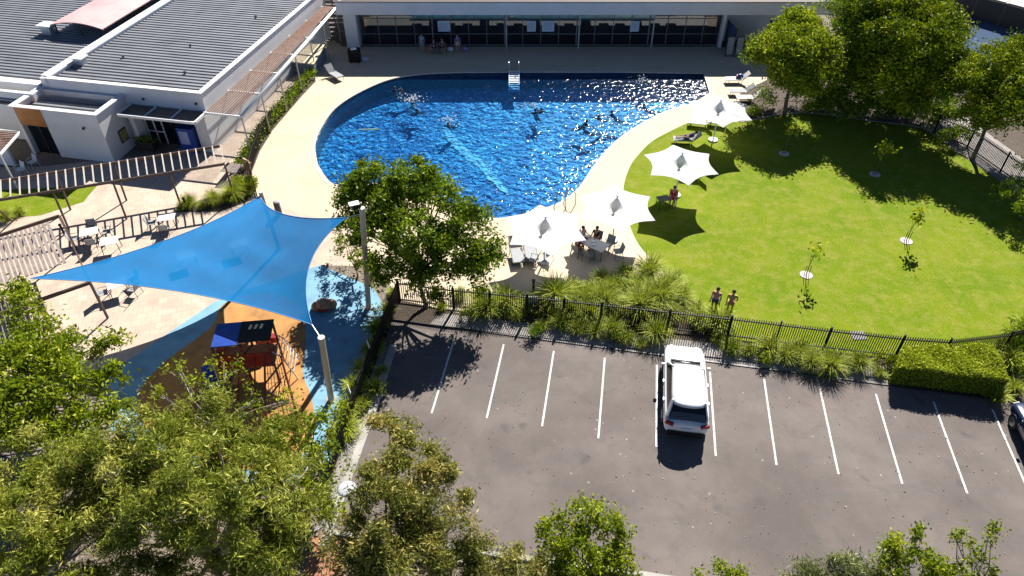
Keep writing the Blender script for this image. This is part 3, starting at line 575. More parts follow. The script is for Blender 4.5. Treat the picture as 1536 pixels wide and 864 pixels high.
# recessed porch with glazed doors and a louvred awning
m = MB(); cbox(m, .92, 5.28, .1, .16, 0, 2.74); gz = m.build('porch_glazing', glassM, cb, True)
m = MB()
for l in (3.9, 4.55, 5.2): cbox(m, l, l+.07, .03, .095, 0, 2.7)
for z in (.9, 1.8, 2.66): cbox(m, 3.98, 5.19, .03, .095, z, z+.07)
m.build('glazing_frame', white, cb, True)
m = MB(); cbox(m, -.1, 5.7, -1.75, -1.63, 2.9, 3.08); cbox(m, -.15, -.03, -1.62, -.03, 2.9, 3.08); cbox(m, 5.68, 5.8, -1.62, -.03, 2.9, 3.08)
for l in (1.75, 3.7): cbox(m, l, l+.08, -1.6, -.05, 2.91, 3.07)
m.build('awning_frame', white, cb, True)
m = MB(); cbox(m, 0, 5.66, -1.6, -.06, 2.93, 2.99); m.build('awning_sheet', m_glass('smoked awning sheet', (.05,.03,.025), .25), cb, True)
t = thing('framed_picture', 'small yellow green framed picture on the white wall right of the entry box', 'picture', CL(6.06,-1.5,1.3), AZ+R(90))
MB().box((0,0,0), (.8,.06,.95)).build('frame', darkM, t, bevel=.01); MB().box((0,-.035,0), (.64,.03,.8)).build('picture', M('olive picture', (.28,.27,.1), .4, 4), t)
m = MB(); cbox(m, 5.55, 6.1, -.45, -.3, 0, 2.75); m.build('porch_wall', wallM, cb, True)
for l, z in ((1.0,3.45),(8.9,3.75)):
    pass
m = MB()
for l, d, z in ((.55,-.1,3.55),(4.6,-.1,3.5),(7.4,-3.25,2.6)): p = CL(l,d,z); m.ball((p.x,p.y,p.z), .1, 8, 6)
m.build('wall_lights', darkM, cb, True)
# west wing
ww = thing('club_wing', 'long ribbed roof wing left of the white parapet wall', 'building', CL(14,2))
ribroof(12.65, 34, .5, D1, 3.75).build('roof', roofM, ww, True)
m = MB(); cbox(m, 12.66, 34, -.2, .48, 3.1, 3.85); cbox(m, 12.7, 20, -4.9, -4.7, 0, 2.8); m.build('wall', wallM, ww, True)
m = MB(); cbox(m, 13.0, 34, -1.9, -.22, 3.0, 3.12); m.build('fascia', darkM, ww, True); ribroof(13.1, 34, -1.85, -.3, 3.13, .4).build('lower_roof', roofM, ww, True)
pk = thing('pink_canopy', 'faded pink sheet canopy on posts standing on the ribbed roof of the left wing', 'canopy', CL(15.3,7.8,3.8))
m = MB(); ns = 8; PA, PB_ = 12.9, 17.6
for i in range(ns):
    t0, t1 = i/ns, (i+1)/ns; f = lambda t: (PA+(PB_-PA)*t, 5.05-.35*(2*t-1)**2)
    (l0, z0), (l1, z1) = f(t0), f(t1); m.add([CL(l0,8,z0), CL(l1,8,z1), CL(l1+.0,20,z1), CL(l0,20,z0), CL(l0,8,z0-.06), CL(l1,8,z1-.06), CL(l1,20,z1-.06), CL(l0,20,z0-.06)], [(0,1,2,3),(4,5,6,7),(0,1,5,4)])
m.build('canopy_sheet', M('faded pink sheet', (.62,.36,.35), .12, .6, .6), pk, True)
for l in (13.1, 15.2, 17.4):
    for d in (8.3, 14): p = CL(l,d,3.8); MB().cyl((p.x,p.y,p.z), .06, .9, 8).build('canopy_post', darkM, pk, True)
def roofvent(p, lb, s=1):
    t = thing('roof_vent', lb, 'roof vent', p); MB().box((0,0,.3*s), (.7*s,.6*s,.6*s), AZ).build('vent_body', M('galvanised steel', (.45,.47,.5), .1, 3, .4, metal=.4), t, bevel=.02); MB().box((0,0,.66*s), (1.0*s,.85*s,.1*s), AZ).build('vent_cap', white, t, bevel=.03)
roofvent(CL(18.1,8.2,3.8), 'box shaped roof vent beside the pink canopy', 1.2); roofvent(CL(11.4,3.0,4.0), 'white roof vent against the parapet above the entry box', 1.0)
for l, d, lb in ((3.0,14,'tiny dark roof pipe high on the ribbed roof, farthest of four'),(5.2,7.5,'tiny dark roof pipe in the middle of the ribbed roof'),(9.0,4.6,'tiny dark roof pipe near the white roof vent'),(3.0,3.0,'tiny dark roof pipe nearest the front right parapet')):
    t = thing('roof_pipe', lb, 'pipe', CL(l,d,4.0)); MB().cyl((0,0,0), .07, .25, 8).build('pipe', darkM, t); MB().cyl((0,0,.25), .12, .06, 8).build('pipe_cap', darkM, t)
# small slatted awning at far left
sa = thing('slatted_awning', 'small slatted timber awning on the shaded white wall at the left edge', 'awning', G(10,215,2.6))
m = MB(); c4 = [G(30,198,2.6), G(-60,190,2.6), G(-90,232,2.6), G(0,232,2.6)]
for i in range(4): m.beam(c4[i], c4[(i+1) % 4], .09, .14)
m.build('frame', white, sa, True); m = MB()
for i in range(1, 14): t = i/14; m.beam(c4[0].lerp(c4[3], t)*1, c4[1].lerp(c4[2], t), .06, .05)
m.build('slats', woodM, sa, True)
m = MB()
for q in (c4[3], c4[2]): m.cyl((q.x,q.y,0), .05, 2.6, 8)
m.build('posts', white, sa, True)

# ------------------------------------------------------------------ pool house
ph = thing('pool_house', 'long low pool house with dark glass front and white fascia', 'building', (2.5,64.4,0)); Y0 = 64.45
MB().box((-14.35,65.2,1.6), (1.1,3.4,3.2)).box((23.0,66.2,1.6), (7.8,1.5,3.2)).box((2.5,81,1.6), (34,.3,3.2)).box((18.9,64.6,1.6), (.25,1.5,3.2)).build('wall', wallM, ph, True)
MB().box((6.3,63.15,3.8), (43.2,.2,1.08)).box((-15.0,69,3.8), (.2,11.6,1.08)).build('fascia', wallM, ph, True)
MB().box((6.3,63.2,4.37), (43.5,.4,.06)).build('fascia_cap', M('dark brown flashing', (.04,.028,.025)), ph, True)
MB().box((6.3,68.6,4.15), (43,10.6,.14)).box((6.3,78.8,4.15), (43,4.6,.14)).build('roof', M('brown roof sheet', (.06,.045,.04)), ph, True)  # gap between the roof sheets added to let sun reach the indoor pool
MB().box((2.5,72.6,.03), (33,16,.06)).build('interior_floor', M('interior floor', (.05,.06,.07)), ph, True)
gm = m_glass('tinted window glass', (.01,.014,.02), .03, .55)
xs = [-13.7+i*1.63 for i in range(21)]
for a, b_ in zip(xs[:-1], xs[1:]): MB().box(((a+b_)/2, Y0, 1.62), (b_-a-.06,.02,3.2)).build('window_pane', gm, ph, True)
fm = MB()
for i, x in enumerate(xs): fm.box((x, Y0, 1.62), (.06 if i % 4 else .12,.1,3.24))
for z in (.04, 1.05, 2.45): fm.box((2.6, Y0-.02, z), (32.6,.07,.06))
fm.build('window_frame', M('grey frame', (.16,.17,.18)), ph, True)
for x in (-.5, 6.0, 12.6): MB().cyl((x, Y0-.9, 0), .06, 3.25, 8).build('column', M('pale column', (.45,.45,.45)), ph, True)
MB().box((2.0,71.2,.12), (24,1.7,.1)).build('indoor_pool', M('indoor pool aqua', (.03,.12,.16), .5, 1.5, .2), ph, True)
im = MB()
for i in range(16): im.box((-9+i*1.6, 67.5+.5*math.sin(i*2.1), .35+.1*(i % 3)), (.9,.7,.7))
im.build('indoor_benches', M('indoor bench', (.25,.3,.35)), ph, True)
for u, v, lb in ((663,41,'pale blue notice on the pool house glass, leftmost of four'),(798,42,'narrow white notice on the pool house glass'),(824,43,'wide white notice beside the narrow one on the pool house glass'),(958,43,'pale notice on the pool house glass, rightmost of four')):
    x = G(u, v, 2).x; t = thing('notice', lb, 'notice', (x*.985, Y0-.06, 1.75)); wd = 1.1 if u in (663,824) else .8
    MB().box((0,0,0), (wd,.02,.95)).build('sheet', M('pale blue notice', (.5,.62,.75), .1), t); m = MB()
    for k in range(5): m.box((-.02*k,-.013,.3-k*.14), (wd*.75,.004,.05))
    m.build('print_lines', M('grey blue print', (.25,.33,.45)), t)
# timber clad corner left of the pool house
tf = thing('timber_screen', 'weathered timber slat screen left of the pool house', 'screen', (-16.6,66,0))
m = MB()
for i in range(9): m.box((-16.4,66.5,.25+i*.42), (2.2,.06,.3))
m.build('slats', greywoodM, tf, True); MB().box((-17.5,66.6,2), (.12,.12,4)).box((-15.4,66.6,2), (.12,.12,4)).box((-16.4,66.6,2), (.1,.1,4)).build('posts', darkM, tf, True)
kt = thing('flat_roof_kiosk', 'cream flat topped kiosk under the far end of the white pergola', 'kiosk', G(455,105))
c4 = [G(425,95,2.2), G(478,88,2.2), G(490,64,2.2), G(450,62,2.2)]; c4 = [G(440,92,1.1), G(470,95,1.1), G(487,68,1.1), G(455,66,1.1)]
MB().prism(c4, 0, 1.02).build('walls', M('blue grey panel', (.2,.24,.3)), kt, True); MB().prism([q+(q-sum(c4,Vector())/4)*.08 for q in c4], 1.03, 1.12).build('roof', M('cream roof', (.55,.47,.33)), kt, True)

# ------------------------------------------------------------------ pergolas
HB = 3.05
pg = thing('white_pergola', 'white steel pergola with brown battens along the side wall of the club building', 'pergola', CL(-2.4,9))
def beamline(d): return -2.82+(d+.3)*(1.5/20.9)
ds = [-.35+3.42*i for i in range(7)]
MB().tube([CL(beamline(-.35),-.35,HB), CL(beamline(ds[-1]),ds[-1],HB)], .13, 10).build('beam', white, pg, True, True)
for d in ds: p = CL(beamline(d)-.02, d); MB().cyl((p.x,p.y,0), .055, HB-.1, 8).build('post', M('pergola post', (.5,.47,.42), .1), pg, True)
for d in ds: MB().beam(CL(-.02,d,HB+.02), CL(beamline(d),d,HB+.02), .09, .12).build('rafter', white, pg, True)
for i in range(11):
    l = lambda d, k=i: -.25+(beamline(d)*.78+.2)*k/10
    MB().beam(CL(l(-.35),-.3,HB+.12), CL(l(ds[-1]),ds[-1],HB+.12), .05, .05).build('batten', woodM, pg, True)
def ladder(label, a0, a1, b0, b1, n, posts, z=2.55):
    t = thing('brown_pergola', label, 'pergola', (a1.x, a1.y, 0)); m = MB(); m.beam(a0, a1, .08, .16); m.beam(b0, b1, .08, .16); m.build('beams', brownM, t, True)
    for i in range(n+1):
        s_ = i/n; MB().beam(a0.lerp(a1, s_)+Vector((0,0,.09)), b0.lerp(b1, s_)+Vector((0,0,.09)), .075, .05).build('rung', M('pale rung', (.42,.38,.35), .1), t, True)
    for p, q in posts: MB().beam(Vector((p.x, p.y, 0)), q, .09, .09).build('post', brownM, t, True)
    return t
zb = 2.5; A0, A1, B0, B1 = G(-70,283,zb), G(331,219,zb), G(-70,311,zb), G(337,246,zb)
po = []
for (u, v), s_ in (((190,329),.0),((103,343),0),((272,310),0),((352,298),0),((19,332),0)):
    p = G(u, v); d = (B1-B0).normalized(); q = B0+d*((p-B0).dot(d)); po.append((p, Vector((q.x, q.y, zb-.05))))
for (u, v) in ((190,301),(106,315)):
    p = G(u, v); d = (A1-A0).normalized(); q = A0+d*((p-A0).dot(d)); po.append((p, Vector((q.x, q.y, zb-.05))))
ladder('brown ladder shaped pergola with white rungs crossing in front of the club entry', A0, A1, B0, B1, 30, po)
A0, A1 = G(89,324,zb), G(135,424,zb); d0, d1 = G(0,353,zb)-A0, (G(60,450,zb)-A1).normalized()*7
pcg = thing('brown_pergola', 'brown pergola with grey slatted roof at the left edge by the sail tip', 'pergola', (A1.x, A1.y, 0))
C0, C1 = A0+d0*2.0, A1+d1
MB().beam(A0, C0, .1, .18).beam(A1, C1, .1, .18).beam(A0, A1, .07, .12).beam(C0, C1, .1, .18).build('beams', brownM, pcg, True)
for p, q in ((G(161,478), A1), (G(124,400), A0), (Vector((C0.x,C0.y,0)), C0), (Vector((C1.x,C1.y,0)), C1)): MB().beam(Vector((q.x,q.y,0)), q, .1, .1).build('post', brownM, pcg, True)
E0 = G(72,336,zb); E1 = E0+(A1-A0)*.62; 
for i in range(24):
    s_ = i/23; o_ = (C0-A0)*(s_*.85); MB().beam(E0+o_+Vector((0,0,.12)), E1+o_+Vector((0,0,.12)), .15, .05).build('slat', greywoodM, pcg, True)
bw = thing('shadow_stripes', 'added stripes imitating slat shadows on the paving seen through the lower left trees', 'shadow_stripes', G(60,640))  # raised strips added to imitate slat shadow stripes on the paving
a, b_ = G(-60,590), G(150,560); c_ = G(-60,720)-a
for i in range(22): s_ = i/22; q0, q1 = a+c_*s_, b_+c_*s_; MB().beam(q0+Vector((0,0,.1)), q1+Vector((0,0,.1)), .15, .06).build('stripe', greywoodM, bw, True)

# ------------------------------------------------------------------ sail and posts
def post(label, base, top, r, mt):
    t = thing('sail_post', label, 'post', base, 0, 'sail posts'); MB().tube([(0,0,0), Vector(top)-Vector(base)], r, 16).build('pole', mt, t, smooth=False)
    MB().cyl((0,0,.0), r*1.9, .04, 12).build('base_plate', concM, t); k = Vector(top)-Vector(base); MB().cyl((k.x,k.y,k.z), r*1.08, .05, 16).build('pole_cap', M('cream cap', (.6,.55,.45)), t); return t
bR, tR = G(553,462), G(543,313,6.3); bS, tS = G(497,600), G(482,507,4.15)
t = post('tall cream sail post beside the pool tree', bR, tR, .145, creamM)
post('short cream sail post at the edge of the orange play surface', bS, tS, .145, creamM)
sT = G(390,294,4.0); bT = G(396,330); post('slim pale sail post at the top corner of the blue sail', Vector((sT.x+.15,sT.y+.3,0)), G(391,289,4.2), .11, M('pale grey post', (.4,.36,.34)))
sL = G(45,418,3.2); post('brown sail post at the sharp left tip of the blue sail', Vector((sL.x-.25,sL.y-.1,0)), Vector((sL.x-.3,sL.y-.1,3.4)), .09, brownM)
cm = tR+Vector((-.25,0,.12)); fl = thing('floodlight', 'black and white floodlight camera on top of the tall sail post', 'floodlight', cm)
MB().box((0,0,.08), (.42,.3,.2), .4).build('housing', blackM, fl, bevel=.02); MB().box((-.1,-.02,.2), (.5,.36,.03), .4).build('hood', white, fl); MB().beam((0,0,0), (.25,0,-.15), .05, .05).build('bracket', silver, fl)
S = [sL, sT, G(521,326,5.8), G(468,487,4.1)]
ss = thing('shade_sail', 'large four pointed blue shade sail over the playground and courtyard', 'shade sail', ((S[0]+S[2])/2))
NS = 28; vs = []; cen = sum(S, Vector())/4
for i in range(NS+1):
    for j in range(NS+1):
        a, b_ = i/NS, j/NS; p = S[0].lerp(S[1], a).lerp(S[3].lerp(S[2], a), b_)
        ea = 4*a*(1-a); eb = 4*b_*(1-b_)
        pull = Vector((0,0,0)); inn = (cen-p); inn.z = 0
        mid = [(S[0]+S[1])/2, (S[3]+S[2])/2, (S[0]+S[3])/2, (S[1]+S[2])/2]
        pull += ea*((1-b_)**2*(cen-mid[0])*.20+b_**2*(cen-mid[1])*.20)+eb*((1-a)**2*(cen-mid[2])*.20+a**2*(cen-mid[3])*.24); pull.z *= .3
        p = p+pull; p.z += -.25*ea*eb+.03*math.sin(a*19+b_*7)*ea*eb; vs.append(p)
fs = [(i*(NS+1)+j, i*(NS+1)+j+1, (i+1)*(NS+1)+j+1, (i+1)*(NS+1)+j) for i in range(NS) for j in range(NS)]
MB().add(vs, fs).build('sail_cloth', sailM, ss, True, True)
edge = [vs[j] for j in range(NS+1)]+[vs[i*(NS+1)+NS] for i in range(NS+1)][1:]+[vs[NS*(NS+1)+j] for j in range(NS, -1, -1)][1:]+[vs[i*(NS+1)] for i in range(NS, -1, -1)][1:]
MB().tube(edge, .022, 6).build('edge_cable', M('pale blue webbing', (.12,.3,.6)), ss, True)
MB().tube([S[2], tR+Vector((0,0,-.3))], .02, 5).tube([S[3], tS+Vector((0,0,-.1))], .02, 5).tube([S[1], G(391,289,4.1)], .02, 5).build('corner_cables', silver, ss, True)
tx = thing('gate_post', 'dark round bollard with pale domed top just behind the blue sail', 'bollard', G(419,322)); MB().cyl((0,0,0), .2, .95, 16).build('body', M('purple grey post', (.1,.085,.095)), tx, smooth=True); MB().ball((0,0,.95), .21, 12, 6, (1,1,.35)).build('dome_top', M('dusty dome', (.32,.27,.29)), tx, smooth=True)
for u, v, lb in ((97,352,'short black bollard light between the two brown pergolas'),(280,312,'short black bollard light in the courtyard planter'),(800,436,'short black bollard light in the shade below the umbrella deck')):
    t = thing('bollard_light', lb, 'bollard', G(u, v), 0, 'short black bollard lights'); MB().cyl((0,0,0), .07, .7, 10).build('post', blackM, t); MB().cyl((0,0,.7), .1, .08, 10).build('cap', blackM, t)
# street lamp between lower left trees
t = thing('street_lamp', 'round white topped path lamp beside the side kerb', 'street lamp', G(538,800)); MB().cyl((0,0,0), .06, 3.0, 10).build('pole', blackM, t); MB().tube([(0,0,3),(-.02,.02,3.08)], .12, 20, .34).build('lamp_head', blackM, t); MB().ball((0,0,3.12), .36, 20, 8, (1,1,.2)).build('lamp_cap', M('white enamel', (.42,.44,.48), .03), t, smooth=True)

# ------------------------------------------------------------------ playground
pc0 = G(376,518,1.6); ptx = thing('playground_tower', 'playground tower with blue and black roof panels, red walls and a net climber', 'playground', (pc0.x, pc0.y-.4, 0), R(7))
W2, D2 = 1.25, .75; RH = 2.75
for sx in (-1, 0, 1):
    for sy in (-1, 1): MB().cyl((sx*W2, sy*D2, 0), .06, RH, 8).build('post', M('dark red post', (.14,.02,.015)), ptx)
MB().box((0,0,1.25), (2*W2,2*D2,.08)).build('platform', M('brown orange deck', (.3,.1,.03)), ptx)
MB().box((-W2/2-.08,0,RH+.05), (1.15,1.55,.07), 0).build('blue_roof_panel', blueM, ptx, bevel=.01)
MB().box((.62,.05,RH+.09), (1.5,1.4,.06)).build('black_roof_panel', blackM, ptx, bevel=.01)
m = MB()
for k in range(3): m.box((.35+k*.25,.3,RH+.135), (.12,.3,.03), -.2)
m.build('roof_slots', M('cream slots', (.6,.55,.4)), ptx, bevel=.005)
MB().box((0,-D2,1.75), (2*W2-.1,.05,.85)).box((-W2,0,1.75), (.05,2*D2-.1,.85)).build('wall_panel', redM, ptx, bevel=.01)
m = MB(); sl = []
for k in range(13):
    t = k/12; y = D2+.1+2.6*t; z = 1.3-1.1*(t**.8 if t < .85 else .85**.8)-(.0 if t < .85 else .02); sl.append((y, z))
for (ya, za), (yb, zb_) in zip(sl[:-1], sl[1:]):
    for xa, xb, h0, h1 in ((-.95,-.45,0,0),(-.97,-.95,.2,0),(-.45,-.43,0,.2)):
        m.add([(xa,ya,za+h0),(xb,ya,za+h1),(xb,yb,zb_+h1),(xa,yb,zb_+h0),(xa,ya,za+h0-.04),(xb,ya,za+h1-.04),(xb,yb,zb_+h1-.04),(xa,yb,zb_+h0-.04)], [(0,1,2,3),(4,5,6,7),(0,3,7,4),(1,2,6,5)])
m.build('slide', M('orange red slide', (.42,.10,.03), .1, 3, .35), ptx)
MB().box((.3,1.5,.5), (.7,.5,1.0), .3).box((.7,1.9,.35), (.35,.35,.7)).build('red_play_panel', redM, ptx, bevel=.03)
m = MB()
for k in range(7):   # rung climber of bent white bars
    z = .3+k*.16; m.tube([(1.45+k*.09,-.6,1.9-k*.22),(1.5+k*.09,.0,2.0-k*.22),(1.45+k*.09,.6,1.9-k*.22)], .022, 6)
m.tube([(1.25,-.6,2.0),(1.6,-.6,1.7),(2.1,-.6,0)], .03, 6); m.tube([(1.25,.6,2.0),(1.6,.6,1.7),(2.1,.6,0)], .03, 6); m.build('bent_climber', M('white coated bar', (.5,.5,.5)), ptx)
nt_ = MB(); np_ = [(1.0,-.9,2.2),(1.7,-.9,2.0),(2.3,-3.0,.05),(.9,-3.2,.05)]; Q = [Vector(q) for q in np_]
for k in range(8):
    t = k/7; nt_.tube([Q[0].lerp(Q[1], t), Q[3].lerp(Q[2], t)], .014, 4); nt_.tube([Q[0].lerp(Q[3], t), Q[1].lerp(Q[2], t)], .014, 4)
nt_.build('rope_net', M('dark rope', (.05,.04,.06)), ptx)
MB().tube([Q[0], Q[3]], .05, 8).tube([Q[1], Q[2]], .05, 8).tube([(-.2,-.8,2.0),(-.5,-2.4,0)], .04, 8).tube([(.5,-.8,2.0),(.3,-2.4,0)], .04, 8).build('slanting_poles', M('dark red post', (.14,.02,.015)), ptx)
MB().box((-1.9,-.6,.02+.55), (.5,.9,1.1), .4).build('blue_crawl_box', blueM, ptx, bevel=.05)
rk = thing('play_rock', 'tan rock sculpture on the blue surface under the sail corner', 'rock', G(487,462)); MB().ball((0,0,.25), .5, 10, 7, (1,.8,.7)).ball((.35,.1,.2), .35, 9, 6, (1,.9,.8)).ball((-.4,-.05,.15), .3, 9, 6).build('rock', M('tan rock', (.42,.25,.16), .3, 6, .9, bump=.6), rk, smooth=True)
MB().box((0,-.28,.18), (.5,.3,.14)).build('red_step', redM, rk, bevel=.03)

# ------------------------------------------------------------------ umbrellas
def umbrella(loc, rz, label):
    t = thing('pool_umbrella', label, 'umbrella', loc, rz, 'white six pointed pool umbrellas')
    NR, NA = 30, 96; vs = []; fs = []
    for i in range(NR+1):
        q = (i/NR)**1.7
        for k in range(NA):
            a = 2*math.pi*k/NA; fa = abs(((math.degrees(a)+30) % 60)-30)/30; c = (1-fa)**2.3; rim = 1.84+.62*c; r = .03+(rim-.03)*q
            z = 2.42+.16*(1-q)**1.0+.50*math.exp(-(r/.27)**2)-.012*(1-c)*q*(1-q)*4-.05*c*q**3; vs.append((r*math.cos(a), r*math.sin(a), z))
    for i in range(NR):
        for k in range(NA): fs.append((i*NA+k, i*NA+(k+1)%NA, (i+1)*NA+(k+1)%NA, (i+1)*NA+k))
    MB().add(vs, fs).build('canopy', umbM, t, smooth=True)
    MB().cyl((0,0,0), .045, 3.15, 10).build('pole', M('white pole', (.65,.65,.65), .05), t); MB().ball((0,0,3.22), .1, 10, 6, (1,1,.5)).build('top_cap', white, t, smooth=True)
    MB().cyl((0,0,.0), .35, .1, 20).build('base', M('white base', (.6,.6,.6), .05), t)
    for k in range(6): a = math.pi*k/3; MB().tube([(.05*math.cos(a),.05*math.sin(a),2.5),(1.2*math.cos(a),1.2*math.sin(a),2.38),(2.25*math.cos(a),2.25*math.sin(a),2.24)], .014, 5).build('rib', silver, t)
    return t
UM = [(14.75,46.99,.42,'white six pointed umbrella farthest from the car park, beside the pool end'),(10.73,39.74,.55,'white six pointed umbrella standing on the lawn, second from the far end'),(6.1,34.9,.5,'white six pointed umbrella above the occupied dining table'),(1.87,32.79,.62,'white six pointed umbrella nearest the pool tree, leftmost of the four')]
for x, y, rz, lb in UM: umbrella((x, y, .012), rz, lb)

# ------------------------------------------------------------------ furniture
slingW = M('pale sling fabric', (.6,.58,.54), .08, 5, .8); slingG = M('grey sling fabric', (.3,.31,.33), .1, 5, .8); frameM = M('dark chair frame', (.03,.028,.027), .1, 5, .5)
def lounger(loc, rz, label, m_=None, back=.75):
    t = thing('sun_lounger', label, 'sun lounger', loc, rz, 'sun loungers around the pool'); m_ = m_ or slingW; w_ = .36; f = MB(); bz = .36+.75*math.sin(back); by = .35+.75*math.cos(back)
    for sx in (-1, 1): f.tube([(sx*w_,-1,.34),(sx*w_,.35,.36),(sx*w_,by,bz)], .022, 6)
    f.tube([(-w_,-1,.34),(w_,-1,.34)], .022, 6); f.tube([(-w_,by,bz),(w_,by,bz)], .022, 6); f.build('frame', frameM, t)
    for sx in (-1, 1):
        for y in (-.8, .3): MB().tube([(sx*w_,y,.35),(sx*(w_+.02),y,0)], .02, 6).build('leg', frameM, t)
        MB().tube([(sx*w_,.35,.36),(sx*(w_+.05),.25,.58),(sx*(w_+.05),.6,.62)], .018, 5).build('armrest', frameM, t)
    MB().box((0,-.33,.365), (w_*2-.06,1.3,.02)).build('seat_sling', m_, t); MB().beam((0,.36,.38), (0,by-.02,bz), w_*2-.06, .02).build('backrest_sling', m_, t); return t
lg = [((1082,190),-1.9,slingW,'white lounger tucked under the farthest umbrella, upper of its pair'),((1030,215),-1.65,slingG,'lounger with a dark towel heap beside the farthest umbrella pole'),((1042,268),-1.75,slingW,'white lounger on the grass right of the second umbrella'),((1052,190),-1.8,slingW,'white lounger left of the farthest umbrella pole'),
      ((1105,124),-1.55,slingW,'lounger at the top right deck holding a red and blue bag'),((1112,142),-1.6,slingG,'grey lounger just below the one with the bag'),((1122,152),-1.6,slingW,'lounger closest to the lawn corner by the round tree'),
      ((502,116),.75,slingG,'grey lounger alone at the end of the white pergola'),((775,385),.15,slingG,'grey lounger left of the leftmost umbrella pole, left one of the pair'),((795,380),.1,slingG,'grey lounger left of the leftmost umbrella pole, right one of the pair')]
for (u, v), rz, m_, lb in lg: lounger(G(u, v)+Vector((0,0,.012)), rz, lb, m_)
def chair(loc, rz, label, mt=None, fm_=None, group='outdoor chairs'):
    t = thing('chair', label, 'chair', loc, rz, group); mt = mt or slingG; fm_ = fm_ or frameM
    for sx in (-1, 1):
        MB().tube([(sx*.26,.24,0),(sx*.26,.22,.62),(sx*.26,-.2,.64)], .017, 6).build('front_leg', fm_, t); MB().tube([(sx*.26,-.3,0),(sx*.25,-.2,.45),(sx*.24,-.33,.92)], .017, 6).build('rear_leg', fm_, t)
    MB().box((0,.0,.44), (.5,.46,.025)).build('seat', mt, t, bevel=.006); MB().beam((0,-.21,.46), (0,-.32,.9), .46, .025).build('backrest', mt, t); return t
def table(loc, rz, label, top, sx=1.1, sy=.8, group=None):
    t = thing('table', label, 'table', loc, rz, group); MB().box((0,0,.73), (sx,sy,.035)).build('tabletop', top, t, bevel=.01)
    for a in (-1, 1):
        for b_ in (-1, 1): MB().tube([(a*(sx/2-.08),b_*(sy/2-.08),.72),(a*(sx/2-.03),b_*(sy/2-.03),0)], .022, 6).build('leg', frameM, t)
    return t
T1 = Vector((4.15,34.1,.012)); T1 = G(885,378)+Vector((0,0,.012))
table(T1, -.65, 'long slatted white table with plates under the dining umbrella', slingW, 2.1, .95)
m = MB(); ca, sa = math.cos(-.65), math.sin(-.65)
for i, (dx, dy, r_, mt, lb) in enumerate([(-.4,.05,.14,blackM,'black bowl on the dining table'),(.1,.1,.12,white,'white plate in the middle of the dining table'),(.3,-.15,.1,white,'small white plate at the near end of the dining table')]):
    t = thing('dish', lb, 'dish', T1+Vector((dx*ca-dy*sa, dx*sa+dy*ca, .752)), 0, 'dishes on the dining table'); MB().tube([(0,0,0),(0,0,.05)], r_*.6, 14, r_).build('bowl', mt, t)
ang = -.65
for i, (dx, dy, ra, lb) in enumerate([(-.45,-.75,0,'dark chair holding the person in orange at the dining table'),(.35,-.75,0,'empty dark chair on the near side of the dining table'),(-.1,.8,math.pi,'dark chair on the far side of the dining table'),(.75,.85,math.pi,'dark chair at the right end of the far side of the dining table'),(1.55,.55,2.4,'dark chair pulled out to the right of the dining table')]):
    chair(T1+Vector((dx*math.cos(ang)-dy*math.sin(ang), dx*math.sin(ang)+dy*math.cos(ang), 0)), ang+ra, lb)
chair(G(820,390)+Vector((0,0,.012)), 2.2, 'dark framed chair at the foot of the leftmost umbrella pole')
chair(G(800,398)+Vector((0,0,.012)), 1.2, 'dark framed chair behind the two grey loungers')
wh = M('white moulded plastic', (.7,.74,.78), .04, 3, .5)
chair(G(34,262), 2.6, 'white plastic chair by the entry, left of the pair', wh, wh, 'white plastic chairs by the entry'); chair(G(52,251), 2.6, 'white plastic chair by the entry, right of the pair', wh, wh, 'white plastic chairs by the entry')
for (u, v), rz, lb, chs in [((140,362),.35,'white courtyard table below the ladder pergola',[(-.9,0,-1.57),(.9,.1,1.57),(0,.8,3.1),(.1,-.8,0)]),((255,340),.2,'pale table in the courtyard beside the planter',[(-.95,.0,-1.57),(-.1,-.8,0)]),((182,440),.5,'small courtyard table near the sail shadow edge',[(-.8,-.1,-1.57),(.7,-.5,.9),(.8,.4,1.9)]),((170,376),.3,'white table half hidden by the upper edge of the blue sail',[]),((284,398),.5,'white table under the left half of the blue sail',[]),((362,380),.5,'white table under the top of the blue sail',[])]:
    p = G(u, v)+Vector((0,0,.01)); table(p, rz, lb, white, 1.0, .8, 'courtyard tables'); ca, sa = math.cos(rz), math.sin(rz)
    for k, (dx, dy, ra) in enumerate(chs): chair(p+Vector((dx*ca-dy*sa, dx*sa+dy*ca, 0)), rz+ra, '%s dark chair round the %s' % (ORD[k], lb.replace('white ','',1)), slingG, frameM, 'courtyard chairs')
# picnic table beside pergola post
p = G(352,266); t = thing('picnic_table', 'slatted timber table under the end of the white pergola', 'table', p, R(-12)); m = MB()
for i in range(6): m.box((-.5+i*.2,0,.74), (.15,1.1,.04))
m.build('tabletop', greywoodM, t)
for a in (-.45, .45): MB().beam((a,-.35,0), (a*.8,0,.72), .08, .08).build('leg', greywoodM, t); MB().beam((a,.35,0), (a*.8,.02,.72), .08, .08).build('leg', greywoodM, t)
# drinks fridge in porch
t = thing('vending_machine', 'tall royal blue vending machine in the shaded porch', 'vending machine', CL(1.65,-.45), AZ); MB().box((0,0,.95), (1.2,.8,1.9)).build('cabinet', blueM, t, bevel=.03); MB().box((-.1,-.41,1.2), (.7,.02,1.0)).build('display_window', M('pale display', (.35,.4,.6)), t)
t = thing('planter_box', 'dark planter box by the porch wall', 'planter', CL(4.9,-1.0), AZ); MB().box((0,0,.35), (1.3,.5,.7)).build('box', darkM, t, bevel=.02); rg = np.random.default_rng(9); leafmesh('plants', rg.normal(size=(300,3))*np.array([.4,.18,.12])+np.array([0,0,.85]), .16, .06, .4+rg.normal(size=300)*.2, midL, t).name = 'foliage'
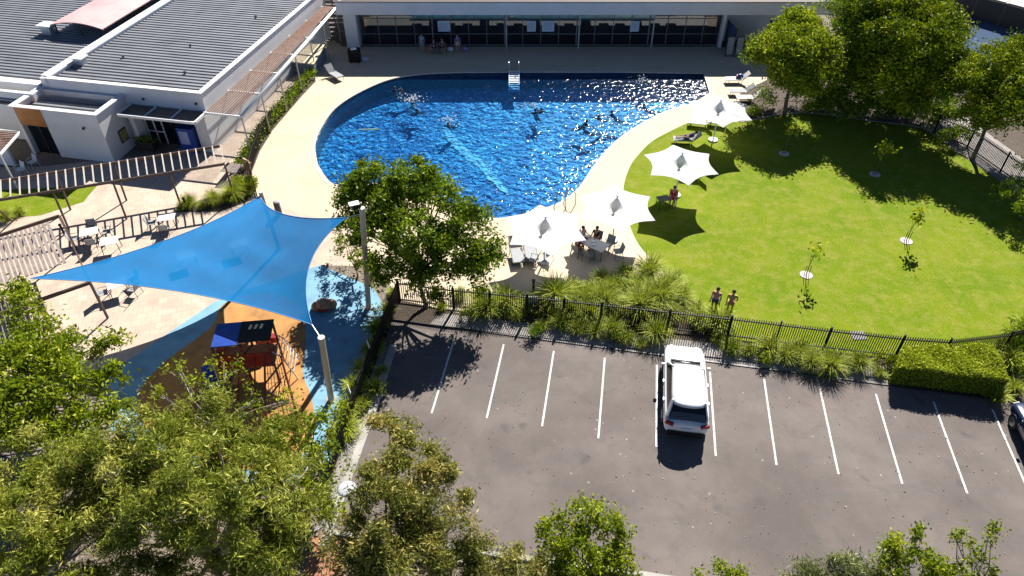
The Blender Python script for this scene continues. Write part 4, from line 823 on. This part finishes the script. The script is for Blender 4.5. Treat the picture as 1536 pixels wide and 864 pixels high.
# stacked chairs at the right end of the pool house
for i, (u, lb) in enumerate(((1092,'stack of dark loungers stood on end, left one by the pool house wall'),(1106,'stack of dark loungers stood on end, right one by the pool house wall'))):
    t = thing('lounger_stack', lb, 'lounger stack', G(u, 84), 0, 'stood up lounger stacks')
    for k in range(3): m = MB(); m.tube([(-.3,-.1*k,0),(-.3,.15-.1*k,1.8),(.3,.15-.1*k,1.8),(.3,-.1*k,0)], .025, 5); m.build('frame', silver if k == 0 else frameM, t); MB().beam((0,-.1*k,.2), (0,.13-.1*k,1.7), .55, .02).build('sling', slingG, t)
for x, lb in ((19.6,'blue panel screen left of the stood up loungers'),(23.4,'blue panel screen right of the stood up loungers')):
    t = thing('side_screen', lb, 'screen', (x, 63.6, 0), .1); MB().box((0,0,1.1), (.08,2.2,2.2)).build('panel', M('navy panel', (.05,.09,.2)), t); MB().box((0,-1.1,1.15), (.1,.08,2.3)).build('frame', darkM, t)
t = thing('equipment_trolley', 'dark equipment trolley with a white towel by the pool house corner', 'trolley', G(533,92)); MB().box((0,0,.6), (1.0,.7,1.1)).build('body', blackM, t, bevel=.05); MB().box((0,-.1,1.2), (.5,.4,.14), .4).build('towel', wh, t, bevel=.04); MB().cyl((-.3,-.36,0), .1, .12, 10).cyl((.3,-.36,0), .1, .12, 10).build('castors', darkM, t)
t = thing('foot_bath', 'low oval white basin on the deck beside the equipment trolley', 'basin', G(548,90)); MB().tube([(0,0,.02),(0,0,.14)], .3, 18, .36).build('basin', wh, t)
t = thing('warning_cone', 'slim yellow wet floor cone in front of the glass', 'cone', G(565,66)); MB().tube([(0,0,.03),(0,0,1.1)], .17, 14, .05).build('cone', M('dull yellow', (.5,.42,.15)), t); MB().box((0,0,.02), (.45,.45,.04)).build('foot', M('dull yellow', (.5,.42,.15)), t, bevel=.01)

# pool fittings
p = G(771,110); t = thing('pool_steps', 'white pool ladder steps with chrome rails at the far edge of the pool', 'pool ladder', (p.x, p.y, 0))
for i in range(9): MB().box((0,-.1-.28*i,.20-.065*i), (.85,.16,.05)).build('step', wh, t, bevel=.01)
MB().beam((0,.02,.12), (0,-2.5,-.46), .8, .04).build('ramp_panel', M('pale blue panel', (.35,.55,.85), .05), t)
for sx in (-.42, .42):
    MB().beam((sx,-.03,.2), (sx,-2.5,-.38), .06, .16).build('side_panel', M('pale blue panel', (.3,.5,.75)), t)
    MB().tube([(sx,.75,0),(sx,.72,.7),(sx,.4,.92),(sx,0,.85),(sx,-.35,.2),(sx,-.4,-.2)], .03, 8).build('handrail', silver, t, smooth=True)
p = G(848,304); t = thing('pool_handrail', 'pair of bent steel handrails at the pool edge by the umbrellas', 'handrail', (p.x, p.y, 0), R(35))
for sx in (-.4, .4): MB().tube([(sx,-.55,0),(sx,-.5,.8),(sx,-.1,.95),(sx,.4,.55),(sx,.5,-.4)], .028, 8).build('rail', M('brass rail', (.45,.35,.2), .1, 5, .3, metal=.7), t, smooth=True)
p = G(553,195,WZ); t = thing('pool_noodle', 'pale green pool noodle floating at the left of the pool', 'pool noodle', p); MB().tube([(-.75,-.03,.02),(0,.0,.04),(.75,.05,.02)], .05, 10).build('foam_tube', M('pale green foam', (.45,.65,.3), .06), t)
# pale wavy streak laid just above the pool floor
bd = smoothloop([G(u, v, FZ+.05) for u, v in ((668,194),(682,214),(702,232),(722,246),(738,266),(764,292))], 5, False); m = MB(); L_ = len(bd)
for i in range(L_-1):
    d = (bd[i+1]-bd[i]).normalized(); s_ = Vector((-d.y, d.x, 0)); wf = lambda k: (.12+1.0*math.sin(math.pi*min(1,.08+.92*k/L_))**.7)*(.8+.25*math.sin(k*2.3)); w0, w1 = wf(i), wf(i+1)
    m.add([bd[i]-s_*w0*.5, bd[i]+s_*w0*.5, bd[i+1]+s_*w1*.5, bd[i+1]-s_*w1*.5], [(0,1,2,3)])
kx = NB('pale aqua streak'); kx.col(kx.mix(.75, kx.ramp(kx.vor(5,'Color'), [(0,(.08,.5,.75)),(.4,(.5,.85,.9)),(1,(.9,1,1))]), (1,1,1), 'MULTIPLY')); tag(m.build('pool_floor_band', kx.m), kind='structure')

# ------------------------------------------------------------------ people
J0 = dict(pel=(0,0,.95,.125), che=(0,.0,1.24,.135), nek=(0,-.01,1.47,.055), hd=(0,.02,1.58,.088), hdt=(0,.01,1.67,.075), nose=(0,.125,1.58,.015), chin=(0,.07,1.53,.04))
for s_, n_ in ((-1,'L'),(1,'R')):
    J0.update({'hip'+n_:(s_*.1,0,.88,.088), 'kne'+n_:(s_*.11,.02,.48,.055), 'ank'+n_:(s_*.11,-.02,.08,.036), 'toe'+n_:(s_*.13,.15,.035,.035), 'sho'+n_:(s_*.185,0,1.39,.055), 'elb'+n_:(s_*.24,-.03,1.11,.04), 'wri'+n_:(s_*.25,.07,.86,.027), 'pal'+n_:(s_*.25,.1,.79,.03), 'ear'+n_:(s_*.085,.01,1.58,.02)})
ED = [('pel','che'),('che','nek'),('nek','hd'),('hd','hdt'),('hd','nose'),('hd','chin')]
for n_ in 'LR': ED += [('pel','hip'+n_),('hip'+n_,'kne'+n_),('kne'+n_,'ank'+n_),('ank'+n_,'toe'+n_),('che','sho'+n_),('sho'+n_,'elb'+n_),('elb'+n_,'wri'+n_),('wri'+n_,'pal'+n_),('hd','ear'+n_)]
def skin(name, pts, edges, mat, parent, grow=0, sub=1):
    keys = []; 
    for a, b_ in edges:
        for k in (a, b_):
            if k not in keys: keys.append(k)
    me = bpy.data.meshes.new(name); me.from_pydata([pts[k][:3] for k in keys], [(keys.index(a), keys.index(b_)) for a, b_ in edges], [])
    o = link(name, me, mat, parent); md = o.modifiers.new('skin', 'SKIN'); me.skin_vertices or me.attributes
    if not me.skin_vertices:
        bm = bmesh.new(); bm.from_mesh(me); bm.verts.layers.skin.verify(); bm.to_mesh(me); bm.free()
    sv = me.skin_vertices[0].data
    for i, k in enumerate(keys): r = pts[k][3]+grow; sv[i].radius = (r, r); sv[i].use_root = (i == 0)
    md.use_smooth_shade = True; sb = o.modifiers.new('sub', 'SUBSURF'); sb.levels = sub; sb.render_levels = sub; return o
def person(label, loc, rz, pose='stand', top=None, bot=None, hair=(.03,.02,.015), group=None, over=None, sk=(.42,.24,.16), fingers=False, hat=None):
    t = thing('person', label, 'person', loc, rz, group); J = dict(J0)
    if pose == 'sit':
        for n_, s_ in (('L',-1),('R',1)): J['hip'+n_] = (s_*.1,.02,.88,.088); J['kne'+n_] = (s_*.13,.45,.9,.055); J['ank'+n_] = (s_*.13,.48,.5,.036); J['toe'+n_] = (s_*.14,.64,.45,.035); J['elb'+n_] = (s_*.25,.12,1.14,.04); J['wri'+n_] = (s_*.18,.34,1.15,.027); J['pal'+n_] = (s_*.15,.42,1.16,.03)
    if pose == 'lie':
        for n_, s_ in (('L',-1),('R',1)): J['kne'+n_] = (s_*.11,.4,.98,.055); J['ank'+n_] = (s_*.12,.82,.9,.036); J['toe'+n_] = (s_*.13,.86,1.0,.035); J['hip'+n_] = (s_*.1,.05,.93,.088); J['elb'+n_] = (s_*.26,-.1,1.0,.04); J['wri'+n_] = (s_*.2,.15,1.02,.027); J['pal'+n_] = (s_*.18,.22,1.04,.03)
        for k, (x, y, z) in dict(che=(0,-.25,1.08),nek=(0,-.42,1.22),hd=(0,-.5,1.31),hdt=(0,-.57,1.37),nose=(0,-.43,1.4),chin=(0,-.43,1.32),shoL=(-.185,-.36,1.16),shoR=(.185,-.36,1.16),earL=(-.085,-.51,1.31),earR=(.085,-.51,1.31)).items(): J[k] = (x, y, z, J[k][3])
    if pose == 'swim':
        for n_, s_ in (('L',-1),('R',1)): J['elb'+n_] = (s_*.42,.1,1.33,.04); J['wri'+n_] = (s_*.6,.28,1.36,.027); J['pal'+n_] = (s_*.66,.34,1.37,.03); J['hip'+n_] = (s_*.1,-.52,1.08,.088); J['kne'+n_] = (s_*.13,-.88,1.0,.055); J['ank'+n_] = (s_*.12,-1.2,1.1,.036); J['toe'+n_] = (s_*.12,-1.35,1.1,.035)
        J['pel'] = (0,-.42,1.12,.125); J['che'] = (0,-.15,1.26,.135)
    if over:
        for k, v in over.items(): J[k] = (*v, J[k][3])
    E_ = list(ED)
    for n_, s_ in (('L',-1),('R',1)):
        pw_, pp = Vector(J['wri'+n_][:3]), Vector(J['pal'+n_][:3]); d = (pp-pw_).normalized(); sd_ = d.cross(Vector((0,0,1)) if abs(d.z) < .8 else Vector((0,1,0))).normalized()
        for k, (o_, ln) in enumerate(((-.03,.07),(-.01,.085),(.012,.08),(.032,.062))):
            a, b_ = 'f%s%d' % (n_, k), 'g%s%d' % (n_, k); q = pp+sd_*o_+d*.03; J[a] = (*q, .011); e = q+d*ln*.8+Vector((0,0,-.012)); J[b_] = (*e, .009); E_ += [('pal'+n_, a), (a, b_)]
        q = pp-d*.02+sd_*.045*(-s_); J['t'+n_] = (*q, .012); E_ += [('pal'+n_, 't'+n_)]
    skm = M('skin tone %.2f' % sk[0], sk, .08, 6, .6)
    skin('body', J, E_ if pose != 'swim' else E_, skm, t)
    if bot: 
        K = dict(J)
        for n_ in 'LR': a, b_ = Vector(J['hip'+n_][:3]), Vector(J['kne'+n_][:3]); q = a.lerp(b_, .6); K['mid'+n_] = (*q, .075)
        skin('shorts', K, [('pel','hipL'),('hipL','midL'),('pel','hipR'),('hipR','midR')], M('cloth %.2f %.2f %.2f' % bot, bot, .1, 5, .85), t, .018)
    if top:
        K = dict(J)
        for n_ in 'LR': a, b_ = Vector(J['sho'+n_][:3]), Vector(J['elb'+n_][:3]); q = a.lerp(b_, .6); K['slv'+n_] = (*q, .048)
        K['cheU'] = (*Vector(J['che'][:3]).lerp(Vector(J['nek'][:3]), .6), .09)
        skin('shirt', K, [('pel','che'),('che','cheU'),('che','shoL'),('shoL','slvL'),('che','shoR'),('shoR','slvR')], M('cloth %.2f %.2f %.2f' % top, top, .1, 5, .85), t, .022)
    h = Vector(J['hdt'][:3]); n2 = Vector(J['nose'][:3]); hh = Vector(J['hd'][:3]); bk = (hh-n2).normalized()*.022; MB().ball(tuple((h+hh)/2+bk+(h-hh)*.25), .112, 12, 8, (.92,1,.95)).build('hair' if not hat else 'hat', M('hair %.2f' % (hat or hair)[0], hat or hair, .2, 9, .7), t, smooth=True)
    for s_ in (-1, 1): e = n2+Vector((s_*.035,0,.02))+(hh-n2)*.25; MB().ball(tuple(e), .011, 6, 4).build('eye', blackM, t)
    return t
person('person in a pink top walking on the lawn edge behind the fence', G(1069,468)+Vector((0,0,.016)), 2.6, 'stand', (.55,.2,.22), (.05,.06,.14), over=dict(kneL=(-.11,.14,.5), ankL=(-.11,.02,.1), toeL=(-.12,.18,.05), kneR=(.11,.04,.5), ankR=(.11,-.2,.1), toeR=(.12,-.06,.03)))
person('person in a mustard yellow top and shorts on the lawn behind the fence', G(1092,472)+Vector((0,0,.016)), 2.9, 'stand', (.55,.36,.08), (.5,.33,.1), hair=(.06,.03,.02), over=dict(elbL=(-.28,.05,1.15), wriL=(-.15,.22,1.2), palL=(-.08,.26,1.22)))
def onch(dx, dy): return T1+Vector((dx*math.cos(ang)-dy*math.sin(ang), dx*math.sin(ang)+dy*math.cos(ang), -.36))
person('person in orange trousers and dark red top seated at the dining table', onch(-.45,-.72), ang, 'sit', (.16,.03,.04), (.5,.2,.05), hair=(.05,.03,.03))
person('person in a black top seated at the far side of the dining table', onch(-.1,.78), ang+math.pi, 'sit', (.02,.02,.02), (.45,.12,.14))
person('person with a dark cap sitting by the pool end of the dining table', G(873,367)+Vector((0,0,-.36)), -2.2, 'sit', (.5,.45,.4), (.08,.08,.1), hair=(.01,.01,.01)); chair(G(873,367)+Vector((0,0,.012)), -2.2, 'dark chair at the pool end of the dining table')
pr = G(1008,306); chair(pr+Vector((0,0,.016)), 2.9, 'dark chair in the umbrella shadow on the lawn'); person('person in bright red sitting in the umbrella shadow on the lawn', pr+Vector((0,0,-.36)), 2.9, 'sit', (.6,.02,.03), (.5,.03,.03)); 
table(G(993,312)+Vector((0,0,.016)), .3, 'low dark table beside the person in red', frameM, .8, .6)
lp = G(1030,215); person('person in dark clothes lying on the grey lounger by the farthest umbrella', lp+Vector((0,0,-.42)), -1.65+math.pi, 'lie', (.05,.04,.12), (.04,.04,.07))
for (u, v), rz, ps, tp, bt, lb in [((634,78),2.8,'stand',(.12,.35,.6),(.1,.3,.5),'person in a light blue towel robe standing by the pool house glass'),((652,80),2.0,'sit',(.05,.04,.1),(.05,.05,.1),'person seated in dark clothes by the pool house glass, left of the white bag'),((664,79),3.4,'sit',(.05,.05,.07),(.02,.02,.02),'person in black seated in the middle of the pool house group'),((687,79),3.3,'stand',(.03,.08,.4),(.4,.4,.45),'person in a royal blue top standing at the right of the pool house group')]:
    person(lb, G(u, v)+Vector((0,0,.012 if ps == 'stand' else -.36)), rz, ps, tp, bt, group='people outside the pool house')
    if ps == 'sit': chair(G(u, v)+Vector((0,0,.012)), rz, 'dark chair under the %s' % lb[:60])
for (u, v), cc, lb in [((676,77),(.6,.6,.65),'small white bag on the deck between the seated people'),((698,77),(.3,.22,.45),'lilac bag on the deck right of the standing blue person')]:
    t = thing('beach_bag', lb, 'bag', G(u, v)+Vector((0,0,.012))); MB().ball((0,0,.2), .3, 10, 7, (1,.6,.7)).build('bag_body', M('bag %.1f' % cc[2], cc), t, smooth=True); MB().tube([(-.15,0,.35),(-.1,0,.55),(.1,0,.55),(.15,0,.35)], .015, 5).build('handle', darkM, t)
t = thing('beach_bag', 'red and blue bag on the top right lounger', 'bag', G(1108,123)+Vector((0,0,.39))); MB().ball((0,0,.15), .25, 10, 7, (1.2,.7,.7)).build('bag_body', blueM, t, smooth=True); MB().box((-.22,0,.14), (.16,.24,.2)).build('red_pocket', redM, t, bevel=.04)
p = G(377,262); person('person in a tan shirt stooping beside the small hedge and pergola post', p, 2.4, 'stand', (.45,.3,.18), (.3,.15,.1), over=dict(che=(0,.18,1.2), nek=(0,.3,1.36), hd=(0,.38,1.44), hdt=(0,.42,1.53), nose=(0,.48,1.42), chin=(0,.44,1.38), shoL=(-.185,.22,1.3), shoR=(.185,.22,1.3), elbL=(-.24,.3,1.05), elbR=(.24,.3,1.05), wriL=(-.22,.42,.85), wriR=(.22,.42,.85), palL=(-.22,.46,.79), palR=(.22,.46,.79), earL=(-.085,.37,1.44), earR=(.085,.37,1.44)))
sw = [((592,132),.5,'swimmer near the far left curve of the pool, left one of two'),((602,136),2,'swimmer near the far left curve of the pool, right one of two'),((618,156),1.0,'swimmer throwing up white spray at the far left of the pool'),((626,166),4,'swimmer just below the splashing one at the far left'),((672,186),2.5,'swimmer with a splash at the top of the pale floor band'),((803,165),.3,'swimmer alone below the pool ladder, left one of the close pair'),((812,164),3.5,'swimmer below the pool ladder, right one of the close pair'),((876,192),1.6,'swimmer lowest of the group in the bright glitter'),((880,182),5,'swimmer second lowest in the bright glitter'),((898,175),2.2,'swimmer in the middle of the bright glitter'),((918,168),.9,'swimmer upper right in the bright glitter'),((966,124),3,'swimmer near the far right end of the pool, upper one'),((966,158),1.2,'swimmer at the right curve of the pool, lower one')]
tops = [(.2,.02,.03),(.35,.03,.08),(.5,.5,.5),(.1,.1,.2),(.05,.05,.05),(.02,.02,.03),(.4,.1,.05),(.03,.03,.03),(.1,.02,.02),(.02,.02,.05),(.05,.1,.1),(.5,.45,.4),(.03,.03,.1)]
for i, ((u, v), rz, lb) in enumerate(sw):
    p = G(u, v, 0); person(lb, (p.x, p.y, WZ-1.46), rz, 'swim', tops[i], tops[i], group='swimmers in the pool', sk=random.choice([(.42,.24,.16),(.3,.16,.1),(.5,.32,.24)]))
foam = M('white foam', (.8,.85,.88), .05, 5, .5)
for i, ((u, v), k, lb) in enumerate([((619,150),90,'white spray around the splashing swimmer at the far left'),((674,182),60,'white spray around the swimmer above the pale floor band'),((800,160),40,'white spray beside the close pair of swimmers'),((965,122),50,'white spray by the swimmer at the far right end')]):
    p = G(u, v, WZ); m = MB(); rg = random.Random(i)
    for _ in range(k): a = rg.uniform(0,6.28); r_ = abs(rg.gauss(0,.5)); m.ball((r_*math.cos(a)*1.2, r_*math.sin(a), .02+abs(rg.gauss(0,.14))), rg.uniform(.02,.07), 5, 4)
    tag(m.build('splash', foam), lb, 'splash', 'splashes in the pool', 'stuff').location = p

# ------------------------------------------------------------------ cars
def car(loc, rz, label, paint, plate=True):
    t = thing('parked_car', label, 'car', loc, rz)
    st = [(-2.34,.70,.46,.72,.78,.60),(-2.30,.84,.34,.86,.93,.72),(-2.12,.91,.25,.96,1.02,.78),(-1.5,.93,.22,.99,1.05,.80),(-.6,.93,.22,.97,1.04,.80),(.4,.93,.22,.96,1.03,.80),(1.0,.92,.22,.95,1.04,.78),(1.3,.92,.22,.93,1.02,.76),(1.9,.90,.24,.85,.93,.70),(2.2,.84,.28,.76,.83,.62),(2.34,.72,.36,.66,.70,.50)]
    vs = []; fs = []; K = 9
    for (y, w_, zb_, zs, zt, tw) in st:
        half = [(w_*.88,zb_),(w_,zb_+.16),(w_*1.0,zs-.16),(w_*.97,zs)]; sec = half+[(tw,zt)]; vs += [(x, y, z) for x, z in sec]+[(0,y,zt+.025)]+[(-x, y, z) for x, z in sec[::-1]]
    n_ = 11
    for i in range(len(st)-1):
        for k in range(n_-1): fs.append((i*n_+k, i*n_+k+1, (i+1)*n_+k+1, (i+1)*n_+k))
        fs.append((i*n_+n_-1, i*n_, (i+1)*n_, (i+1)*n_+n_-1))
    fs.append(tuple(range(n_))); fs.append(tuple((len(st)-1)*n_+k for k in range(n_))[::-1])
    b_ = MB().add(vs, fs).build('body', paint, t, smooth=True); sm = b_.modifiers.new('sub', 'SUBSURF'); sm.levels = 2; sm.render_levels = 2
    # cabin glass: rings from belt to roof
    rings = [(1.0,.83,-2.12,1.12),(1.3,.77,-1.95,.72),(1.56,.69,-1.70,.34),(1.61,.62,-1.60,.22)]; vs = []; fs = []
    def ring(z, w_, y0, y1):
        c = .16; return [(w_-c*.6,y0,z),(w_,y0+c*1.4,z),(w_*1.01,(y0+y1)/2,z),(w_,y1-c*2.2,z),(w_-c*1.2,y1,z),(-w_+c*1.2,y1,z),(-w_,y1-c*2.2,z),(-w_*1.01,(y0+y1)/2,z),(-w_,y0+c*1.4,z),(-w_+c*.6,y0,z)]
    for r_ in rings: vs += ring(*r_)
    for i in range(3):
        for k in range(10): fs.append((i*10+k, i*10+(k+1)%10, (i+1)*10+(k+1)%10, (i+1)*10+k))
    fs.append(tuple(30+k for k in range(10))); MB().add(vs, fs).build('cabin_glass', carglass, t, smooth=False)
    # roof skin
    vs = []; fs = []; ny, nx = 12, 8
    for i in range(ny+1):
        y = -1.92+2.3*i/ny; wy = .71-.05*(i/ny)**2-.10*max(0, 1-i/2.5)**2; fr_ = max(0, 1-i/5)
        for k in range(nx+1): u = 2*k/nx-1; z = 1.69-.05*u*u-.035*((y+.8)/1.2)**2-.03*(abs(u) > .9); vs.append((u*wy, y+.17*abs(u)**2.5*fr_, z))
    q = len(vs); vs += [(a*.97, b2, c-.07) for a, b2, c in vs]
    for i in range(ny):
        for k in range(nx): a = i*(nx+1)+k; fs.append((a, a+1, a+nx+2, a+nx+1)); fs.append((q+a, q+a+nx+1, q+a+nx+2, q+a+1))
    for k in range(nx): fs.append((k, k+q, k+1+q, k+1)); a = ny*(nx+1)+k; fs.append((a, a+1, a+1+q, a+q))
    for i in range(ny): a = i*(nx+1); fs.append((a, a+nx+1, a+nx+1+q, a+q)); a += nx; fs.append((a, a+q, a+nx+1+q, a+nx+1))
    MB().add(vs, fs).build('roof', paint, t, smooth=True)
    m = MB()
    for sx in (-1, 1):
        m.beam((sx*.79,1.0,1.03), (sx*.61,.25,1.62), .06, .05); m.beam((sx*.82,-1.95,1.02), (sx*.66,-1.55,1.62), .30, .06, Vector((sx,0,.2)));
    m.build('pillars', paint, t)
    for sx in (-1, 1):
        for y in (-1.42, 1.42):
            ty = MB().tube([(sx*.70,y,.35),(sx*.94,y,.35)], .35, 24).build('wheel', M('tyre rubber', (.02,.02,.02)), t); MB().tube([(sx*.90,y,.35),(sx*.955,y,.35)], .23, 16).build('rim', silver, ty)
        mr = MB().box((sx*.985,.80,1.06), (.15,.11,.12)).build('wing_mirror', paint, t, bevel=.03)
        MB().box((sx*.62,2.22,.68), (.32,.16,.14), -sx*.4).build('headlight', M('headlight lens', (.5,.52,.55), .05, 3, .15), t, bevel=.03)
        MB().box((sx*.72,-2.265,.93), (.36,.12,.15), sx*.35).build('tail_light', M('tail light lens', (.22,.008,.01), .1, 4, .15), t, bevel=.03)
        for yy in (.05, -.95): MB().box((sx*.938,yy,.84), (.02,.14,.02)).build('door_handle', silver, t)
    MB().box((0,-2.35,.74), (.42,.02,.12)).build('number_plate', M('plate blue white', (.55,.62,.75), .03), t)
    MB().box((0,-2.3,.42), (1.5,.16,.3)).build('rear_bumper', blackM, t, bevel=.05); MB().box((0,2.32,.4), (1.3,.12,.24)).build('front_grille', blackM, t, bevel=.04)
    m = MB()
    for sx in (-1, 1):
        for yy in (.95,-.1,-1.12): m.beam((sx*.938,yy,.35), (sx*.925,yy,.96), .012, .012)
        m.beam((sx*.80,1.25,1.005), (sx*.64,2.15,.855), .014, .01)
    m.beam((-.62,-2.335,.60), (.62,-2.335,.60), .012, .014); m.build('panel_gaps', blackM, t)
    MB().box((0,1.13,1.055), (1.3,.1,.03)).build('wiper_cowl', blackM, t, bevel=.01); MB().tube([(-.45,-2.06,1.12),(.1,-2.0,1.2)], .012, 5).build('rear_wiper', blackM, t)
    return t
CARW = car(Vector((8.16,22.6,.02)), R(-9), 'white sport utility car parked nose in against the garden strip', m_paint('white car paint', (.70,.71,.72))); CARW.scale = (1.09,1.12,1.04)
cc = P0+stp*10.52-ld*2.3; car(Vector((cc.x,cc.y,.02)), R(-9), 'dark blue car parked at the right edge beyond the hedge', m_paint('dark blue car paint', (.02,.03,.07)))
# fallen leaves scattered over the asphalt
k = 500; rg = np.random.default_rng(77); c = np.stack([rg.uniform(-6,26,k), rg.uniform(12,24.5,k), np.full(k,.035)], 1); keep = (c[:,0] > -7+(22-c[:,1])*-.0); c = c[keep]
lf = leafmesh('fallen_leaves', c, .09, .05, rg.uniform(.3,1,len(c)), m_leaf('dry leaf', (.2,.13,.06), (.36,.3,.22), (.55,.5,.42)), None, False, 0, 8); tag(lf, 'dry fallen leaves scattered over the car park', 'fallen leaves', None, 'stuff')
